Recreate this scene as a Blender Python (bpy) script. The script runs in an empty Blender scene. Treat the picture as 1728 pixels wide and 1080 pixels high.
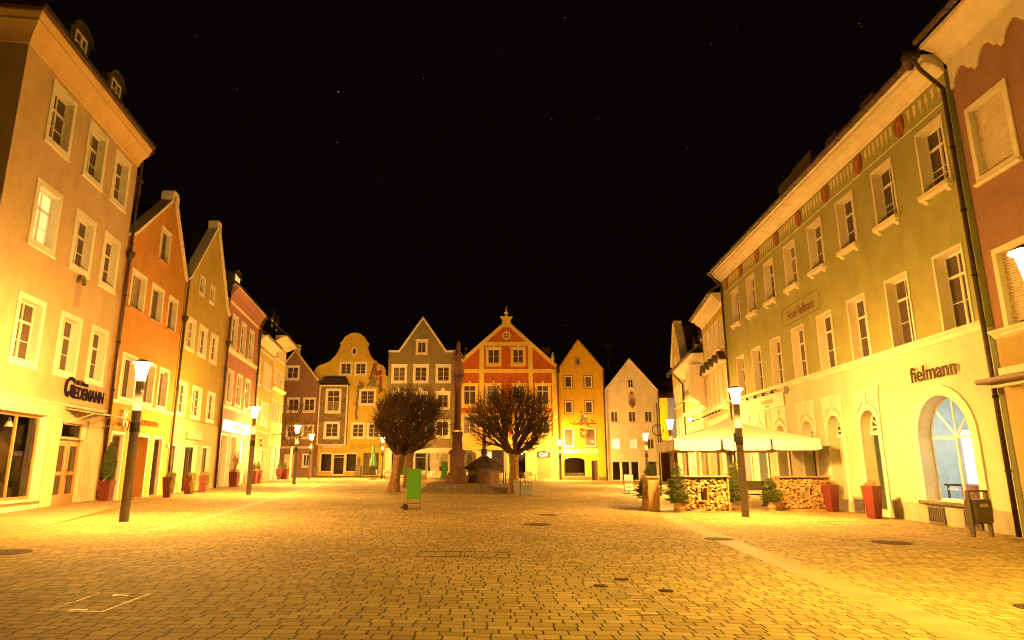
import bpy, math, random
from math import sin, cos, pi, radians as R, sqrt, atan2
from mathutils import Vector, Matrix
from mathutils.geometry import tessellate_polygon
random.seed(7)
sc = bpy.context.scene
COL = sc.collection

# ------------------------------------------------------------------ camera
cd = bpy.data.cameras.new("camera"); cam = bpy.data.objects.new("camera", cd); COL.objects.link(cam)
cam.location = (0, 0, 1.6); cam.rotation_euler = (R(90 + 12.629), 0, 0)
cd.sensor_width = 36; cd.lens = 1089 / 1728 * 36; cd.shift_x = 34 / 1728; cd.clip_end = 2000; cd.clip_start = .1
sc.camera = cam
# ------------------------------------------------------------------ night sky
w = bpy.data.worlds.new("World"); sc.world = w; w.use_nodes = True
wn = w.node_tree.nodes; wl = w.node_tree.links
sky = wn.new('ShaderNodeTexSky'); sky.sky_type = 'NISHITA'; sky.sun_disc = False
sky.sun_elevation = R(-4); sky.sun_rotation = R(200)
hs = wn.new('ShaderNodeMixRGB'); hs.blend_type = 'MIX'; hs.inputs[0].default_value = .97
hs.inputs[2].default_value = (.028, .013, .009, 1)
wl.new(sky.outputs[0], hs.inputs[1]); wl.new(hs.outputs[0], wn['Background'].inputs[0])
wn['Background'].inputs[1].default_value = .1
sc.view_settings.view_transform = 'Standard'; sc.view_settings.look = 'None'
sc.view_settings.exposure = 0; sc.view_settings.gamma = 1
LAMP_POWER = 1.0
sc.cycles.max_bounces = 6; sc.cycles.diffuse_bounces = 3; sc.cycles.glossy_bounces = 3
sc.cycles.transparent_max_bounces = 8; sc.cycles.sample_clamp_indirect = 8
sc.cycles.use_denoising = True; sc.cycles.filter_width = 1.1; sc.cycles.denoising_prefilter = 'ACCURATE'

# ------------------------------------------------------------------ materials
MATS = {}
def nm(name):
    m = bpy.data.materials.new(name); m.use_nodes = True; MATS[name] = m
    return m, m.node_tree.nodes, m.node_tree.links, m.node_tree.nodes['Principled BSDF']
def mat(name, col, rough=.7, metal=0, spec=.3, var=.12, vs=3., bump=.15, bs=40., emit=None, es=0, stain=0):
    if name in MATS: return MATS[name]
    m, n, l, p = nm(name)
    p.inputs['Roughness'].default_value = rough; p.inputs['Metallic'].default_value = metal
    p.inputs['Specular IOR Level'].default_value = spec
    tc = n.new('ShaderNodeTexCoord')
    nz = n.new('ShaderNodeTexNoise'); nz.inputs['Scale'].default_value = vs; nz.inputs['Detail'].default_value = 6
    l.new(tc.outputs['Object'], nz.inputs['Vector'])
    cr = n.new('ShaderNodeValToRGB'); e = cr.color_ramp.elements
    e[0].position = .3; e[1].position = .7
    e[0].color = tuple(c * (1 - var) for c in col) + (1,); e[1].color = tuple(min(1, c * (1 + var)) for c in col) + (1,)
    l.new(nz.outputs[0], cr.inputs[0])
    last = cr.outputs[0]
    if stain:      # rain streaks and dirt of their own shape
        mp = n.new('ShaderNodeMapping'); mp.inputs['Scale'].default_value = (1.1, 1.1, .5)
        l.new(tc.outputs['Object'], mp.inputs[0])
        n2 = n.new('ShaderNodeTexNoise'); n2.inputs['Scale'].default_value = 1.3; n2.inputs['Detail'].default_value = 8
        l.new(mp.outputs[0], n2.inputs['Vector'])
        r2 = n.new('ShaderNodeValToRGB'); r2.color_ramp.elements[0].position = .42; r2.color_ramp.elements[1].position = .72
        r2.color_ramp.elements[0].color = (1, 1, 1, 1); r2.color_ramp.elements[1].color = (1 - stain,) * 3 + (1,)
        l.new(n2.outputs[0], r2.inputs[0])
        mx = n.new('ShaderNodeMixRGB'); mx.blend_type = 'MULTIPLY'; mx.inputs[0].default_value = 1
        l.new(last, mx.inputs[1]); l.new(r2.outputs[0], mx.inputs[2]); last = mx.outputs[0]
    l.new(last, p.inputs['Base Color'])
    if bump:
        b = n.new('ShaderNodeTexNoise'); b.inputs['Scale'].default_value = bs; b.inputs['Detail'].default_value = 4
        l.new(tc.outputs['Object'], b.inputs['Vector'])
        bp = n.new('ShaderNodeBump'); bp.inputs['Strength'].default_value = bump; bp.inputs['Distance'].default_value = .02
        l.new(b.outputs[0], bp.inputs['Height']); l.new(bp.outputs[0], p.inputs['Normal'])
    if emit:
        p.inputs['Emission Color'].default_value = tuple(emit) + (1,); p.inputs['Emission Strength'].default_value = es
    return m
def plaster(name, col): return mat(name, col, .88, 0, .15, .07, 1.6, .9, 16., stain=.13)
def emitter(name, col, s):
    m, n, l, p = nm(name)
    p.inputs['Base Color'].default_value = (.8, .8, .8, 1)
    p.inputs['Emission Color'].default_value = tuple(col) + (1,); p.inputs['Emission Strength'].default_value = s
    return m
WHITE = mat('white_paint', (.74, .68, .56), .6, 0, .3, .06, 4, .1, 60)
CREAMT = mat('cream_trim', (.72, .60, .40), .7, 0, .2, .07, 3, .15, 50, stain=.1)
DARKM = mat('dark_metal', (.05, .042, .035), .5, .6, .4, .2, 8, .1, 60)
COPPER = mat('brown_pipe', (.07, .045, .03), .5, .5, .4, .2, 6, .1, 60)
POLE = mat('painted_pole', (.17, .14, .115), .45, .3, .4, .12, 9, .12, 70)
WOODD = mat('dark_wood', (.09, .045, .022), .55, 0, .3, .25, 14, .2, 50)
WOODO = mat('oak_wood', (.45, .24, .08), .5, 0, .35, .15, 12, .15, 60)
STONE = mat('grey_stone', (.17, .13, .08), .85, 0, .2, .25, 5, .5, 22, stain=.3)
PLINTH = mat('plinth_plaster', (.36, .32, .2), .9, 0, .15, .15, 3, .5, 20, stain=.25)
REDST = mat('red_stone', (.20, .095, .06), .7, 0, .25, .25, 6, .4, 24, stain=.3)
REDPOT = mat('red_glazed', (.14, .022, .018), .4, 0, .5, .1, 3, .03, 60)
GREYB = mat('grey_sheet', (.22, .2, .18), .5, .2, .4, .08, 5, .1, 40)
CANVAS = mat('cream_canvas', (.78, .72, .58), .85, 0, .1, .05, 4, .2, 30)
GREENB = mat('green_cloth', (.08, .26, .015), .6, 0, .3, .05, 6, .1, 30)
PANEI = mat('room_dark', (.10, .065, .04), .9, 0, .1, .3, 2, 0)

def roof_mat(name, col):
    m, n, l, p = nm(name)
    tc = n.new('ShaderNodeTexCoord'); mp = n.new('ShaderNodeMapping')
    mp.inputs['Rotation'].default_value = (0, 0, 0)
    br = n.new('ShaderNodeTexBrick'); br.inputs['Scale'].default_value = 1
    br.inputs['Brick Width'].default_value = .2; br.inputs['Row Height'].default_value = .28; br.inputs['Mortar Size'].default_value = .02
    br.inputs['Color1'].default_value = tuple(col) + (1,); br.inputs['Color2'].default_value = tuple(c * .65 for c in col) + (1,)
    br.inputs['Mortar'].default_value = tuple(c * .35 for c in col) + (1,)
    cx = n.new('ShaderNodeSeparateXYZ'); cb = n.new('ShaderNodeCombineXYZ')
    ad = n.new('ShaderNodeMath'); ad.operation = 'ADD'
    l.new(tc.outputs['Object'], cx.inputs[0]); l.new(cx.outputs[0], ad.inputs[0]); l.new(cx.outputs[1], ad.inputs[1])
    l.new(ad.outputs[0], cb.inputs[0]); l.new(cx.outputs[2], cb.inputs[1]); l.new(cb.outputs[0], br.inputs['Vector'])
    l.new(br.outputs[0], p.inputs['Base Color'])
    bp = n.new('ShaderNodeBump'); bp.inputs['Strength'].default_value = .6; bp.inputs['Distance'].default_value = .04; bp.invert = True
    l.new(br.outputs['Fac'], bp.inputs['Height']); l.new(bp.outputs[0], p.inputs['Normal'])
    p.inputs['Roughness'].default_value = .85
    return m
TILE = roof_mat('roof_tiles', (.17, .05, .03))
TILED = roof_mat('dark_roof_tiles', (.09, .042, .028))
SHEET = mat('roof_sheet', (.075, .055, .035), .55, .4, .4, .2, 3, .15, 20)

def pane_mat(name, curtain, amt):
    # a dark room behind glass, part of the width hung with a pleated curtain
    m, n, l, p = nm(name)
    tc = n.new('ShaderNodeTexCoord'); wv = n.new('ShaderNodeTexWave'); wv.wave_type = 'BANDS'; wv.bands_direction = 'X'
    wv.inputs['Scale'].default_value = 5; wv.inputs['Distortion'].default_value = 3; wv.inputs['Detail'].default_value = 2
    l.new(tc.outputs['Object'], wv.inputs['Vector'])
    n1 = n.new('ShaderNodeTexNoise'); n1.inputs['Scale'].default_value = 1.3; l.new(tc.outputs['Object'], n1.inputs['Vector'])
    oi = n.new('ShaderNodeObjectInfo')
    ad = n.new('ShaderNodeMath'); ad.operation = 'MULTIPLY_ADD'; ad.inputs[1].default_value = .6; l.new(oi.outputs['Random'], ad.inputs[0]); l.new(n1.outputs[0], ad.inputs[2])
    rp = n.new('ShaderNodeValToRGB'); rp.color_ramp.elements[0].position = 1.02 - amt; rp.color_ramp.elements[1].position = min(1, 1.1 - amt)
    l.new(ad.outputs[0], rp.inputs[0])
    c2 = n.new('ShaderNodeValToRGB'); c2.color_ramp.elements[0].color = tuple(c * .6 for c in curtain) + (1,); c2.color_ramp.elements[1].color = tuple(curtain) + (1,)
    l.new(wv.outputs[0], c2.inputs[0])
    mx = n.new('ShaderNodeMixRGB'); l.new(rp.outputs[0], mx.inputs[0]); mx.inputs[1].default_value = (.018, .012, .009, 1); l.new(c2.outputs[0], mx.inputs[2])
    l.new(mx.outputs[0], p.inputs['Base Color'])
    p.inputs['Roughness'].default_value = .08; p.inputs['Specular IOR Level'].default_value = .5
    nb = n.new('ShaderNodeTexNoise'); nb.inputs['Scale'].default_value = 1.7; l.new(tc.outputs['Object'], nb.inputs['Vector'])
    bp = n.new('ShaderNodeBump'); bp.inputs['Strength'].default_value = .15; bp.inputs['Distance'].default_value = .02
    l.new(nb.outputs[0], bp.inputs['Height']); l.new(bp.outputs[0], p.inputs['Normal'])
    return m
PANE = pane_mat('window_glass', (.11, .07, .045), .75)
PANEC = pane_mat('curtained_glass', (.20, .13, .085), 1.05)
def shop_glass():
    m, n, l, p = nm('shop_glass'); n.remove(p)
    t = n.new('ShaderNodeBsdfTransparent'); t.inputs[0].default_value = (.9, .92, .9, 1)
    g = n.new('ShaderNodeBsdfGlossy'); g.inputs['Roughness'].default_value = .03
    f = n.new('ShaderNodeFresnel'); f.inputs[0].default_value = 1.5
    mx = n.new('ShaderNodeMixShader'); l.new(f.outputs[0], mx.inputs[0]); l.new(t.outputs[0], mx.inputs[1]); l.new(g.outputs[0], mx.inputs[2])
    l.new(mx.outputs[0], n['Material Output'].inputs[0]); return m
GLASS = shop_glass()
def lit_pane(name, col, s):
    m, n, l, p = nm(name)
    tc = n.new('ShaderNodeTexCoord'); nz = n.new('ShaderNodeTexNoise'); nz.inputs['Scale'].default_value = 2.2
    l.new(tc.outputs['Object'], nz.inputs['Vector'])
    r = n.new('ShaderNodeMapRange'); r.inputs[3].default_value = s * .55; r.inputs[4].default_value = s * 1.35; l.new(nz.outputs[0], r.inputs[0])
    p.inputs['Emission Color'].default_value = tuple(col) + (1,); l.new(r.outputs[0], p.inputs['Emission Strength'])
    p.inputs['Base Color'].default_value = (.5, .4, .25, 1); p.inputs['Roughness'].default_value = .2
    return m
NETC = pane_mat('net_curtained_glass', (.34, .25, .15), 1.25)
LIT = lit_pane('lit_window', (1, .74, .26), 1.1)
LITB = lit_pane('bright_window', (1, .9, .5), 1.6)
MINT = lit_pane('mint_light', (.75, 1, .72), .55)

def paving():
    m, n, l, p = nm('stone_paving')
    def M(op, a, b=None, c=None):
        x = n.new('ShaderNodeMath'); x.operation = op
        for i, v in enumerate((a, b, c)):
            if v is None: continue
            if isinstance(v, (int, float)): x.inputs[i].default_value = v
            else: l.new(v, x.inputs[i])
        return x.outputs[0]
    tc = n.new('ShaderNodeTexCoord'); s = n.new('ShaderNodeSeparateXYZ'); l.new(tc.outputs['Object'], s.inputs[0])
    wn_ = n.new('ShaderNodeTexNoise'); wn_.inputs['Scale'].default_value = .45; l.new(tc.outputs['Object'], wn_.inputs['Vector'])
    wn2 = n.new('ShaderNodeTexNoise'); wn2.inputs['Scale'].default_value = 5; l.new(tc.outputs['Object'], wn2.inputs['Vector'])
    yy = M('ADD', M('MULTIPLY_ADD', wn_.outputs[0], .35, s.outputs[1]), M('MULTIPLY_ADD', wn2.outputs[0], .03, M('MULTIPLY', s.outputs[0], .02)))
    row = M('DIVIDE', yy, .155); fr = M('FRACT', row); fl = M('FLOOR', row)
    rn = n.new('ShaderNodeTexWhiteNoise'); rn.noise_dimensions = '1D'; l.new(fl, rn.inputs['W'])
    xx = M('ADD', M('DIVIDE', M('MULTIPLY_ADD', wn2.outputs[0], .03, s.outputs[0]), .235), M('MULTIPLY', rn.outputs[0], 91.7))
    v1 = n.new('ShaderNodeTexVoronoi'); v1.voronoi_dimensions = '1D'; v1.feature = 'DISTANCE_TO_EDGE'; v1.inputs['Scale'].default_value = 1; v1.inputs['Randomness'].default_value = .45
    v2 = n.new('ShaderNodeTexVoronoi'); v2.voronoi_dimensions = '1D'; v2.feature = 'F1'; v2.inputs['Scale'].default_value = 1; v2.inputs['Randomness'].default_value = .45
    l.new(xx, v1.inputs['W']); l.new(xx, v2.inputs['W'])
    dx = M('MULTIPLY', v1.outputs['Distance'], .235)
    dy = M('MULTIPLY', M('MINIMUM', fr, M('SUBTRACT', 1, fr)), .155)
    rj = n.new('ShaderNodeTexWhiteNoise'); rj.noise_dimensions = '3D'; l.new(v2.outputs['Color'], rj.inputs['Vector'])
    jw = M('MULTIPLY_ADD', wn2.outputs[0], .010, .0015)
    d = M('MINIMUM', M('MULTIPLY', dx, .55), M('MULTIPLY', dy, 1.0))
    mr = n.new('ShaderNodeMapRange'); mr.interpolation_type = 'SMOOTHSTEP'; l.new(d, mr.inputs[0]); mr.inputs[1].default_value = 0
    l.new(M('ADD', jw, .0035), mr.inputs[2])
    # tint per stone
    tint = n.new('ShaderNodeValToRGB'); e = tint.color_ramp.elements
    e[0].color = (.23, .158, .055, 1); e[1].color = (.42, .302, .112, 1); e[0].position = .0; e[1].position = 1
    k = e.new(.5); k.color = (.32, .226, .083, 1)
    l.new(v2.outputs['Color'], tint.inputs[0])
    big = n.new('ShaderNodeTexNoise'); big.inputs['Scale'].default_value = .35; big.inputs['Detail'].default_value = 7; l.new(tc.outputs['Object'], big.inputs['Vector'])
    bg = n.new('ShaderNodeMapRange'); bg.inputs[1].default_value = .3; bg.inputs[2].default_value = .7; bg.inputs[3].default_value = .80; bg.inputs[4].default_value = 1.14; l.new(big.outputs[0], bg.inputs[0])
    fine = n.new('ShaderNodeTexNoise'); fine.inputs['Scale'].default_value = 45; fine.inputs['Detail'].default_value = 5; l.new(tc.outputs['Object'], fine.inputs['Vector'])
    fg = n.new('ShaderNodeMapRange'); fg.inputs[3].default_value = .65; fg.inputs[4].default_value = 1.3; l.new(fine.outputs[0], fg.inputs[0])
    sp = n.new('ShaderNodeTexVoronoi'); sp.inputs['Scale'].default_value = 1.1; l.new(tc.outputs['Object'], sp.inputs['Vector'])
    spots = M('LESS_THAN', sp.outputs['Distance'], .028)
    v = n.new('ShaderNodeVectorMath'); v.operation = 'SCALE'; l.new(tint.outputs[0], v.inputs[0]); l.new(M('MULTIPLY', bg.outputs[0], fg.outputs[0]), v.inputs['Scale'])
    mx = n.new('ShaderNodeMixRGB'); l.new(mr.outputs[0], mx.inputs[0]); mx.inputs[1].default_value = (.010, .006, .003, 1); l.new(v.outputs[0], mx.inputs[2])
    m2 = n.new('ShaderNodeMixRGB'); l.new(M('MULTIPLY', spots, .7), m2.inputs[0]); l.new(mx.outputs[0], m2.inputs[1]); m2.inputs[2].default_value = (.5, .42, .33, 1)
    l.new(m2.outputs[0], p.inputs['Base Color'])
    hgt = M('ADD', M('MULTIPLY', mr.outputs[0], 1.0), M('ADD', M('MULTIPLY', fine.outputs[0], .25), M('MULTIPLY', v2.outputs['Color'], .25)))
    bp = n.new('ShaderNodeBump'); bp.inputs['Strength'].default_value = .55; bp.inputs['Distance'].default_value = .008
    l.new(hgt, bp.inputs['Height']); l.new(bp.outputs[0], p.inputs['Normal'])
    p.inputs['Roughness'].default_value = .85; p.inputs['Specular IOR Level'].default_value = .12
    return m
PAVING = paving()
CONC = mat('gutter_stone', (.29, .205, .085), .75, 0, .3, .12, 3, .4, 30, stain=.2)

# ------------------------------------------------------------------ mesh helpers
class MB:
    def __init__(s): s.v = []; s.f = []
    def add(s, vs, fs):
        o = len(s.v); s.v += [tuple(a) for a in vs]; s.f += [tuple(i + o for i in f) for f in fs]; return s
    def box(s, x0, x1, y0, y1, z0, z1):
        return s.add([(x, y, z) for x in (x0, x1) for y in (y0, y1) for z in (z0, z1)],
                     [(0, 1, 3, 2), (4, 6, 7, 5), (0, 4, 5, 1), (2, 3, 7, 6), (0, 2, 6, 4), (1, 5, 7, 3)])
    def prism(s, outer, y0, y1, holes=(), back=True):
        loops = [list(outer)] + [list(h) for h in holes]
        pts = [p for lp in loops for p in lp]; n = len(pts)
        tris = tessellate_polygon([[Vector((p[0], p[1], 0)) for p in lp] for lp in loops])
        vs = [(p[0], y0, p[1]) for p in pts] + [(p[0], y1, p[1]) for p in pts]
        fs = [tuple(t) for t in tris] + ([tuple(i + n for i in reversed(t)) for t in tris] if back else [])
        k = 0
        for lp in loops:
            m = len(lp)
            for i in range(m):
                a, b = k + i, k + (i + 1) % m; fs.append((a, b, b + n, a + n))
            k += m
        return s.add(vs, fs)
    def sweepx(s, prof, x0, x1):            # prof: closed (y,z)
        n = len(prof); vs = [(x0, y, z) for y, z in prof] + [(x1, y, z) for y, z in prof]
        fs = [(i, (i + 1) % n, (i + 1) % n + n, i + n) for i in range(n)]
        fs += [tuple(range(n)), tuple(reversed(range(n, 2 * n)))]
        return s.add(vs, fs)
    def tube(s, pts, rads, n=8, cap=True):
        if isinstance(rads, (int, float)): rads = [rads] * len(pts)
        P = [Vector(p) for p in pts]; o = []; up = None
        for i, p in enumerate(P):
            d = (P[min(i + 1, len(P) - 1)] - P[max(i - 1, 0)])
            d = d.normalized() if d.length > 1e-9 else Vector((0, 0, 1))
            if up is None:
                up = Vector((0, 0, 1)) if abs(d.z) < .9 else Vector((1, 0, 0))
            a = d.cross(up)
            a = a.normalized() if a.length > 1e-6 else d.orthogonal().normalized()
            b = d.cross(a); up = b.cross(d) * -1 if False else up
            for k in range(n):
                t = 2 * pi * k / n; o.append(p + (a * cos(t) + b * sin(t)) * rads[i])
        fs = []
        for i in range(len(P) - 1):
            for k in range(n):
                fs.append((i * n + k, i * n + (k + 1) % n, (i + 1) * n + (k + 1) % n, (i + 1) * n + k))
        if cap: fs += [tuple(range(n)), tuple(range((len(P) - 1) * n, len(P) * n))]
        return s.add(o, fs)
    def lathe(s, prof, n=16, c=(0, 0, 0), sx=1, sy=1, sq=False, ring=False):
        vs = []
        for r, z in prof:
            for k in range(n):
                t = 2 * pi * (k + .5) / n; q = 1 / max(abs(cos(t)), abs(sin(t))) if sq else 1
                vs.append((c[0] + r * q * cos(t) * sx, c[1] + r * q * sin(t) * sy, c[2] + z))
        fs = [(i * n + k, i * n + (k + 1) % n, (i + 1) * n + (k + 1) % n, (i + 1) * n + k) for i in range(len(prof) - 1) for k in range(n)]
        if ring: k = (len(prof) - 1) * n; fs += [(k + i, k + (i + 1) % n, (i + 1) % n, i) for i in range(n)]
        else: fs += [tuple(range(n)), tuple(range((len(prof) - 1) * n, len(prof) * n))]
        return s.add(vs, fs)
    def strip(s, line, wd, y0, y1):         # band of width wd on the left side of an open (x,z) line
        L = [Vector(p) for p in line]; out = []
        for i, p in enumerate(L):
            d0 = (p - L[i - 1]).normalized() if i else (L[1] - L[0]).normalized()
            d1 = (L[i + 1] - p).normalized() if i < len(L) - 1 else d0
            nn = Vector((-(d0 + d1).y, (d0 + d1).x)).normalized()
            k = max(.35, nn.dot(Vector((-d0.y, d0.x))))
            out.append(p + nn * wd / k)
        for i in range(len(L) - 1):
            a, b, c, d = L[i], L[i + 1], out[i + 1], out[i]
            s.add([(q.x, y, q.y) for y in (y0, y1) for q in (a, b, c, d)], [(0, 1, 2, 3), (7, 6, 5, 4), (3, 2, 6, 7), (1, 0, 4, 5)] + ([(0, 3, 7, 4)] if i == 0 else []) + ([(2, 1, 5, 6)] if i == len(L) - 2 else []))
        return s
    def xf(s, m):
        s.v = [tuple(m @ Vector(v)) for v in s.v]; return s
    def mesh(s, name, mt, smooth=False):
        me = bpy.data.meshes.new(name); me.from_pydata(s.v, [], s.f); me.update()
        if isinstance(mt, (list, tuple)):
            for q in mt: me.materials.append(q)
        else: me.materials.append(mt)
        if smooth:
            for p in me.polygons: p.use_smooth = True
        return me
    def build(s, name, mt, parent=None, loc=(0, 0, 0), rotz=0, smooth=False):
        return link(name, s.mesh(name, mt, smooth), parent, loc, rotz)
def link(name, me, parent=None, loc=(0, 0, 0), rotz=0):
    o = bpy.data.objects.new(name, me); COL.objects.link(o); o.location = loc; o.rotation_euler = (0, 0, rotz)
    if parent: o.parent = parent
    return o
def tag(o, label=None, cat=None, group=None, kind=None):
    if label: o['label'] = label
    if cat: o['category'] = cat
    if group: o['group'] = group
    if kind: o['kind'] = kind
    return o
def empty(name, label, cat, loc=(0, 0, 0), rotz=0, group=None):
    o = bpy.data.objects.new(name, None); COL.objects.link(o); o.location = loc; o.rotation_euler = (0, 0, rotz); o.empty_display_size = .3
    return tag(o, label, cat, group)
def copy_tree(src, parent=None):
    o = src.copy(); COL.objects.link(o)
    if parent: o.parent = parent
    for c in list(src.children): copy_tree(c, o)
    return o
def gz(x, y=0): return -.012 * x
CACHE = {}
def text(name, s, size, mt, parent, loc, extr=.01, shear=0, sx=1, align='CENTER', rot=None, offset=0):
    c = bpy.data.curves.new(name, 'FONT'); c.body = s; c.size = size; c.extrude = extr; c.shear = shear; c.align_x = align; c.offset = offset
    c.resolution_u = 3
    t = bpy.data.objects.new('tmp', c); COL.objects.link(t)
    dg = bpy.context.evaluated_depsgraph_get(); me = bpy.data.meshes.new_from_object(t.evaluated_get(dg)); bpy.data.objects.remove(t)
    me.name = name; me.materials.clear(); me.materials.append(mt)
    me.transform(Matrix.Diagonal((sx, 1, 1, 1))); me.transform(Matrix.Rotation(pi / 2, 4, 'X') if rot is None else rot)
    return link(name, me, parent, loc)
def arc(cx, cz, rx, rz, a0, a1, n=12):
    return [(cx + rx * cos(R(a0 + (a1 - a0) * i / n)), cz + rz * sin(R(a0 + (a1 - a0) * i / n))) for i in range(n + 1)]
def opening(w_, h, rise=0, inset=0, z0=0):
    # outline of a window opening, centred in x; rise = height of arched part
    a = w_ / 2 - inset; t = h - inset
    if not rise: return [(-a, z0 + inset), (a, z0 + inset), (a, z0 + t), (-a, z0 + t)]
    sp = h - rise
    return [(-a, z0 + inset), (a, z0 + inset)] + [(x, z0 + z) for x, z in arc(0, sp, a, rise - inset, 0, 180, 14)]
def scaled_ring(mb, w_, h, rise, o_out, o_in, y0, y1, bottom=True):
    # ring between outline grown by o_out and shrunk by o_in
    a = opening(w_ + 2 * o_out, h + o_out, rise + (o_out if rise else 0)); b = opening(w_ - 2 * o_in, h - o_in, rise - (o_in if rise else 0))
    if bottom:
        a = [(x, z if z > 1e-6 else z - o_out) for x, z in a]; b = [(x, z if z > 1e-6 else z + o_in) for x, z in b]
        return mb.prism(a, y0, y1, [b])
    # open at the bottom: run up one side and back
    n = len(a); A = a[1:] + a[:1]; B_ = b[1:] + b[:1]
    return mb.prism(A + B_[::-1], y0, y1)

def window(parent, x, z, w_, h, rec=.12, trim=.12, tp=.03, tm=None, fm=None, cols=2, trans=0, rows=1, urows=1, ucols=None, rise=0,
           sill=.05, sd=.08, pane=None, hood=0, fan=0, name='window', fw=.055, corbel=False, trimb=True, deep=None, sm=None, bar=.022, line=True):
    tm = tm or WHITE; fm = fm or WHITE; pane = pane or PANE
    key = (w_, h, rec, trim, tp, tm.name, fm.name, cols, trans, rows, urows, ucols, rise, sill, sd, hood, fan, fw, corbel, trimb, line)
    if key not in CACHE:
        f = MB(); y0, y1 = rec, rec + .06
        scaled_ring(f, w_, h, rise, 0, fw, y0, y1)
        top = h - rise if rise and fan else h
        zt = h * (1 - trans) if trans else (h - rise if fan else h)
        i0, i1 = -w_ / 2 + fw, w_ / 2 - fw
        if trans or fan: f.box(i0, i1, y0 - .015, y1 - .005, zt - .035, zt + .035)
        lo = fw; hi = zt - .035 if (trans or fan) else h - fw
        for c in range(1, cols):
            xx = i0 + (i1 - i0) * c / cols; f.box(xx - .035, xx + .035, y0 - .012, y1 - .003, lo, hi)
        for r in range(1, rows):
            zz = lo + (hi - lo) * r / rows; f.box(i0, i1, y0 + .01, y1 - .02, zz - bar / 2, zz + bar / 2)
        uc = ucols if ucols is not None else cols
        if trans:
            for c in range(1, uc):
                xx = i0 + (i1 - i0) * c / uc; f.box(xx - .02, xx + .02, y0, y1 - .01, zt + .035, h - fw - .002)
        if fan:
            rr = rise - fw
            for k in range(1, fan):
                t = pi * k / fan; dx, dz = cos(t), sin(t); ww = .022
                q = 1 / sqrt((dx / (w_ / 2 - fw)) ** 2 + (dz / rr) ** 2)
                f.add([(ax, yy, az) for yy in (y0, y1 - .01) for ax, az in ((-dz * ww, zt + dx * ww), (dx * q - dz * ww, zt + dz * q + dx * ww), (dx * q + dz * ww, zt + dz * q - dx * ww), (dz * ww, zt - dx * ww))],
                      [(0, 1, 2, 3), (4, 7, 6, 5), (0, 4, 5, 1), (2, 6, 7, 3)])
        fme = f.mesh('window', fm)
        p = MB(); n0 = opening(w_, h, rise, .01); p.add([(a, rec + .035, b) for a, b in n0], [tuple(range(len(n0)))])
        pme = p.mesh('pane', pane)
        s = None
        if trim or tp:
            t = MB()
            if trim: scaled_ring(t, w_, h, rise, trim, .012, -tp, .004, trimb)
            if line: scaled_ring(t, w_, h, rise, -.001, .013, .004 if trim else -tp, rec, False)
            if hood:
                ht = h + trim
                t.sweepx([(-tp, ht), (-tp - .05, ht + .03), (-tp - hood, ht + .07), (-tp - hood, ht + .12), (0, ht + .14), (0, ht)], -w_ / 2 - trim - .08, w_ / 2 + trim + .08)
            s = t.mesh('surround', tm)
        q = None
        if sill:
            t = MB(); e = w_ / 2 + trim + .03
            zt_ = -trim - .002 if (trimb and trim) else -.002
            t.sweepx([(-tp - sd, zt_), (-tp - sd, zt_ - sill), (-tp - sd * .5, zt_ - sill - .03), (0, zt_ - sill - .03), (0, zt_)], -e, e)
            if corbel:
                for cx in (-e + .16, e - .16): t.sweepx([(-tp - sd * .8, zt_ - sill - .03), (-tp, zt_ - sill - .16), (0, zt_ - sill - .16), (0, zt_ - sill - .03)], cx - .08, cx + .08)
            q = t.mesh('sill', sm or tm)
        CACHE[key] = (fme, pme, s, q)
    fme, pme, s, q = CACHE[key]
    o = link(name, fme, parent, (x, 0, z)); 
    pp = link('pane', pme, o)
    if pane is not pme.materials[0]:
        pme2 = CACHE.get((key, pane.name))
        if not pme2:
            pme2 = pme.copy(); pme2.materials[0] = pane; CACHE[(key, pane.name)] = pme2
        pp.data = pme2
    if s: link('surround', s, o)
    if q: link('sill', q, o)
    return o

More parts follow.
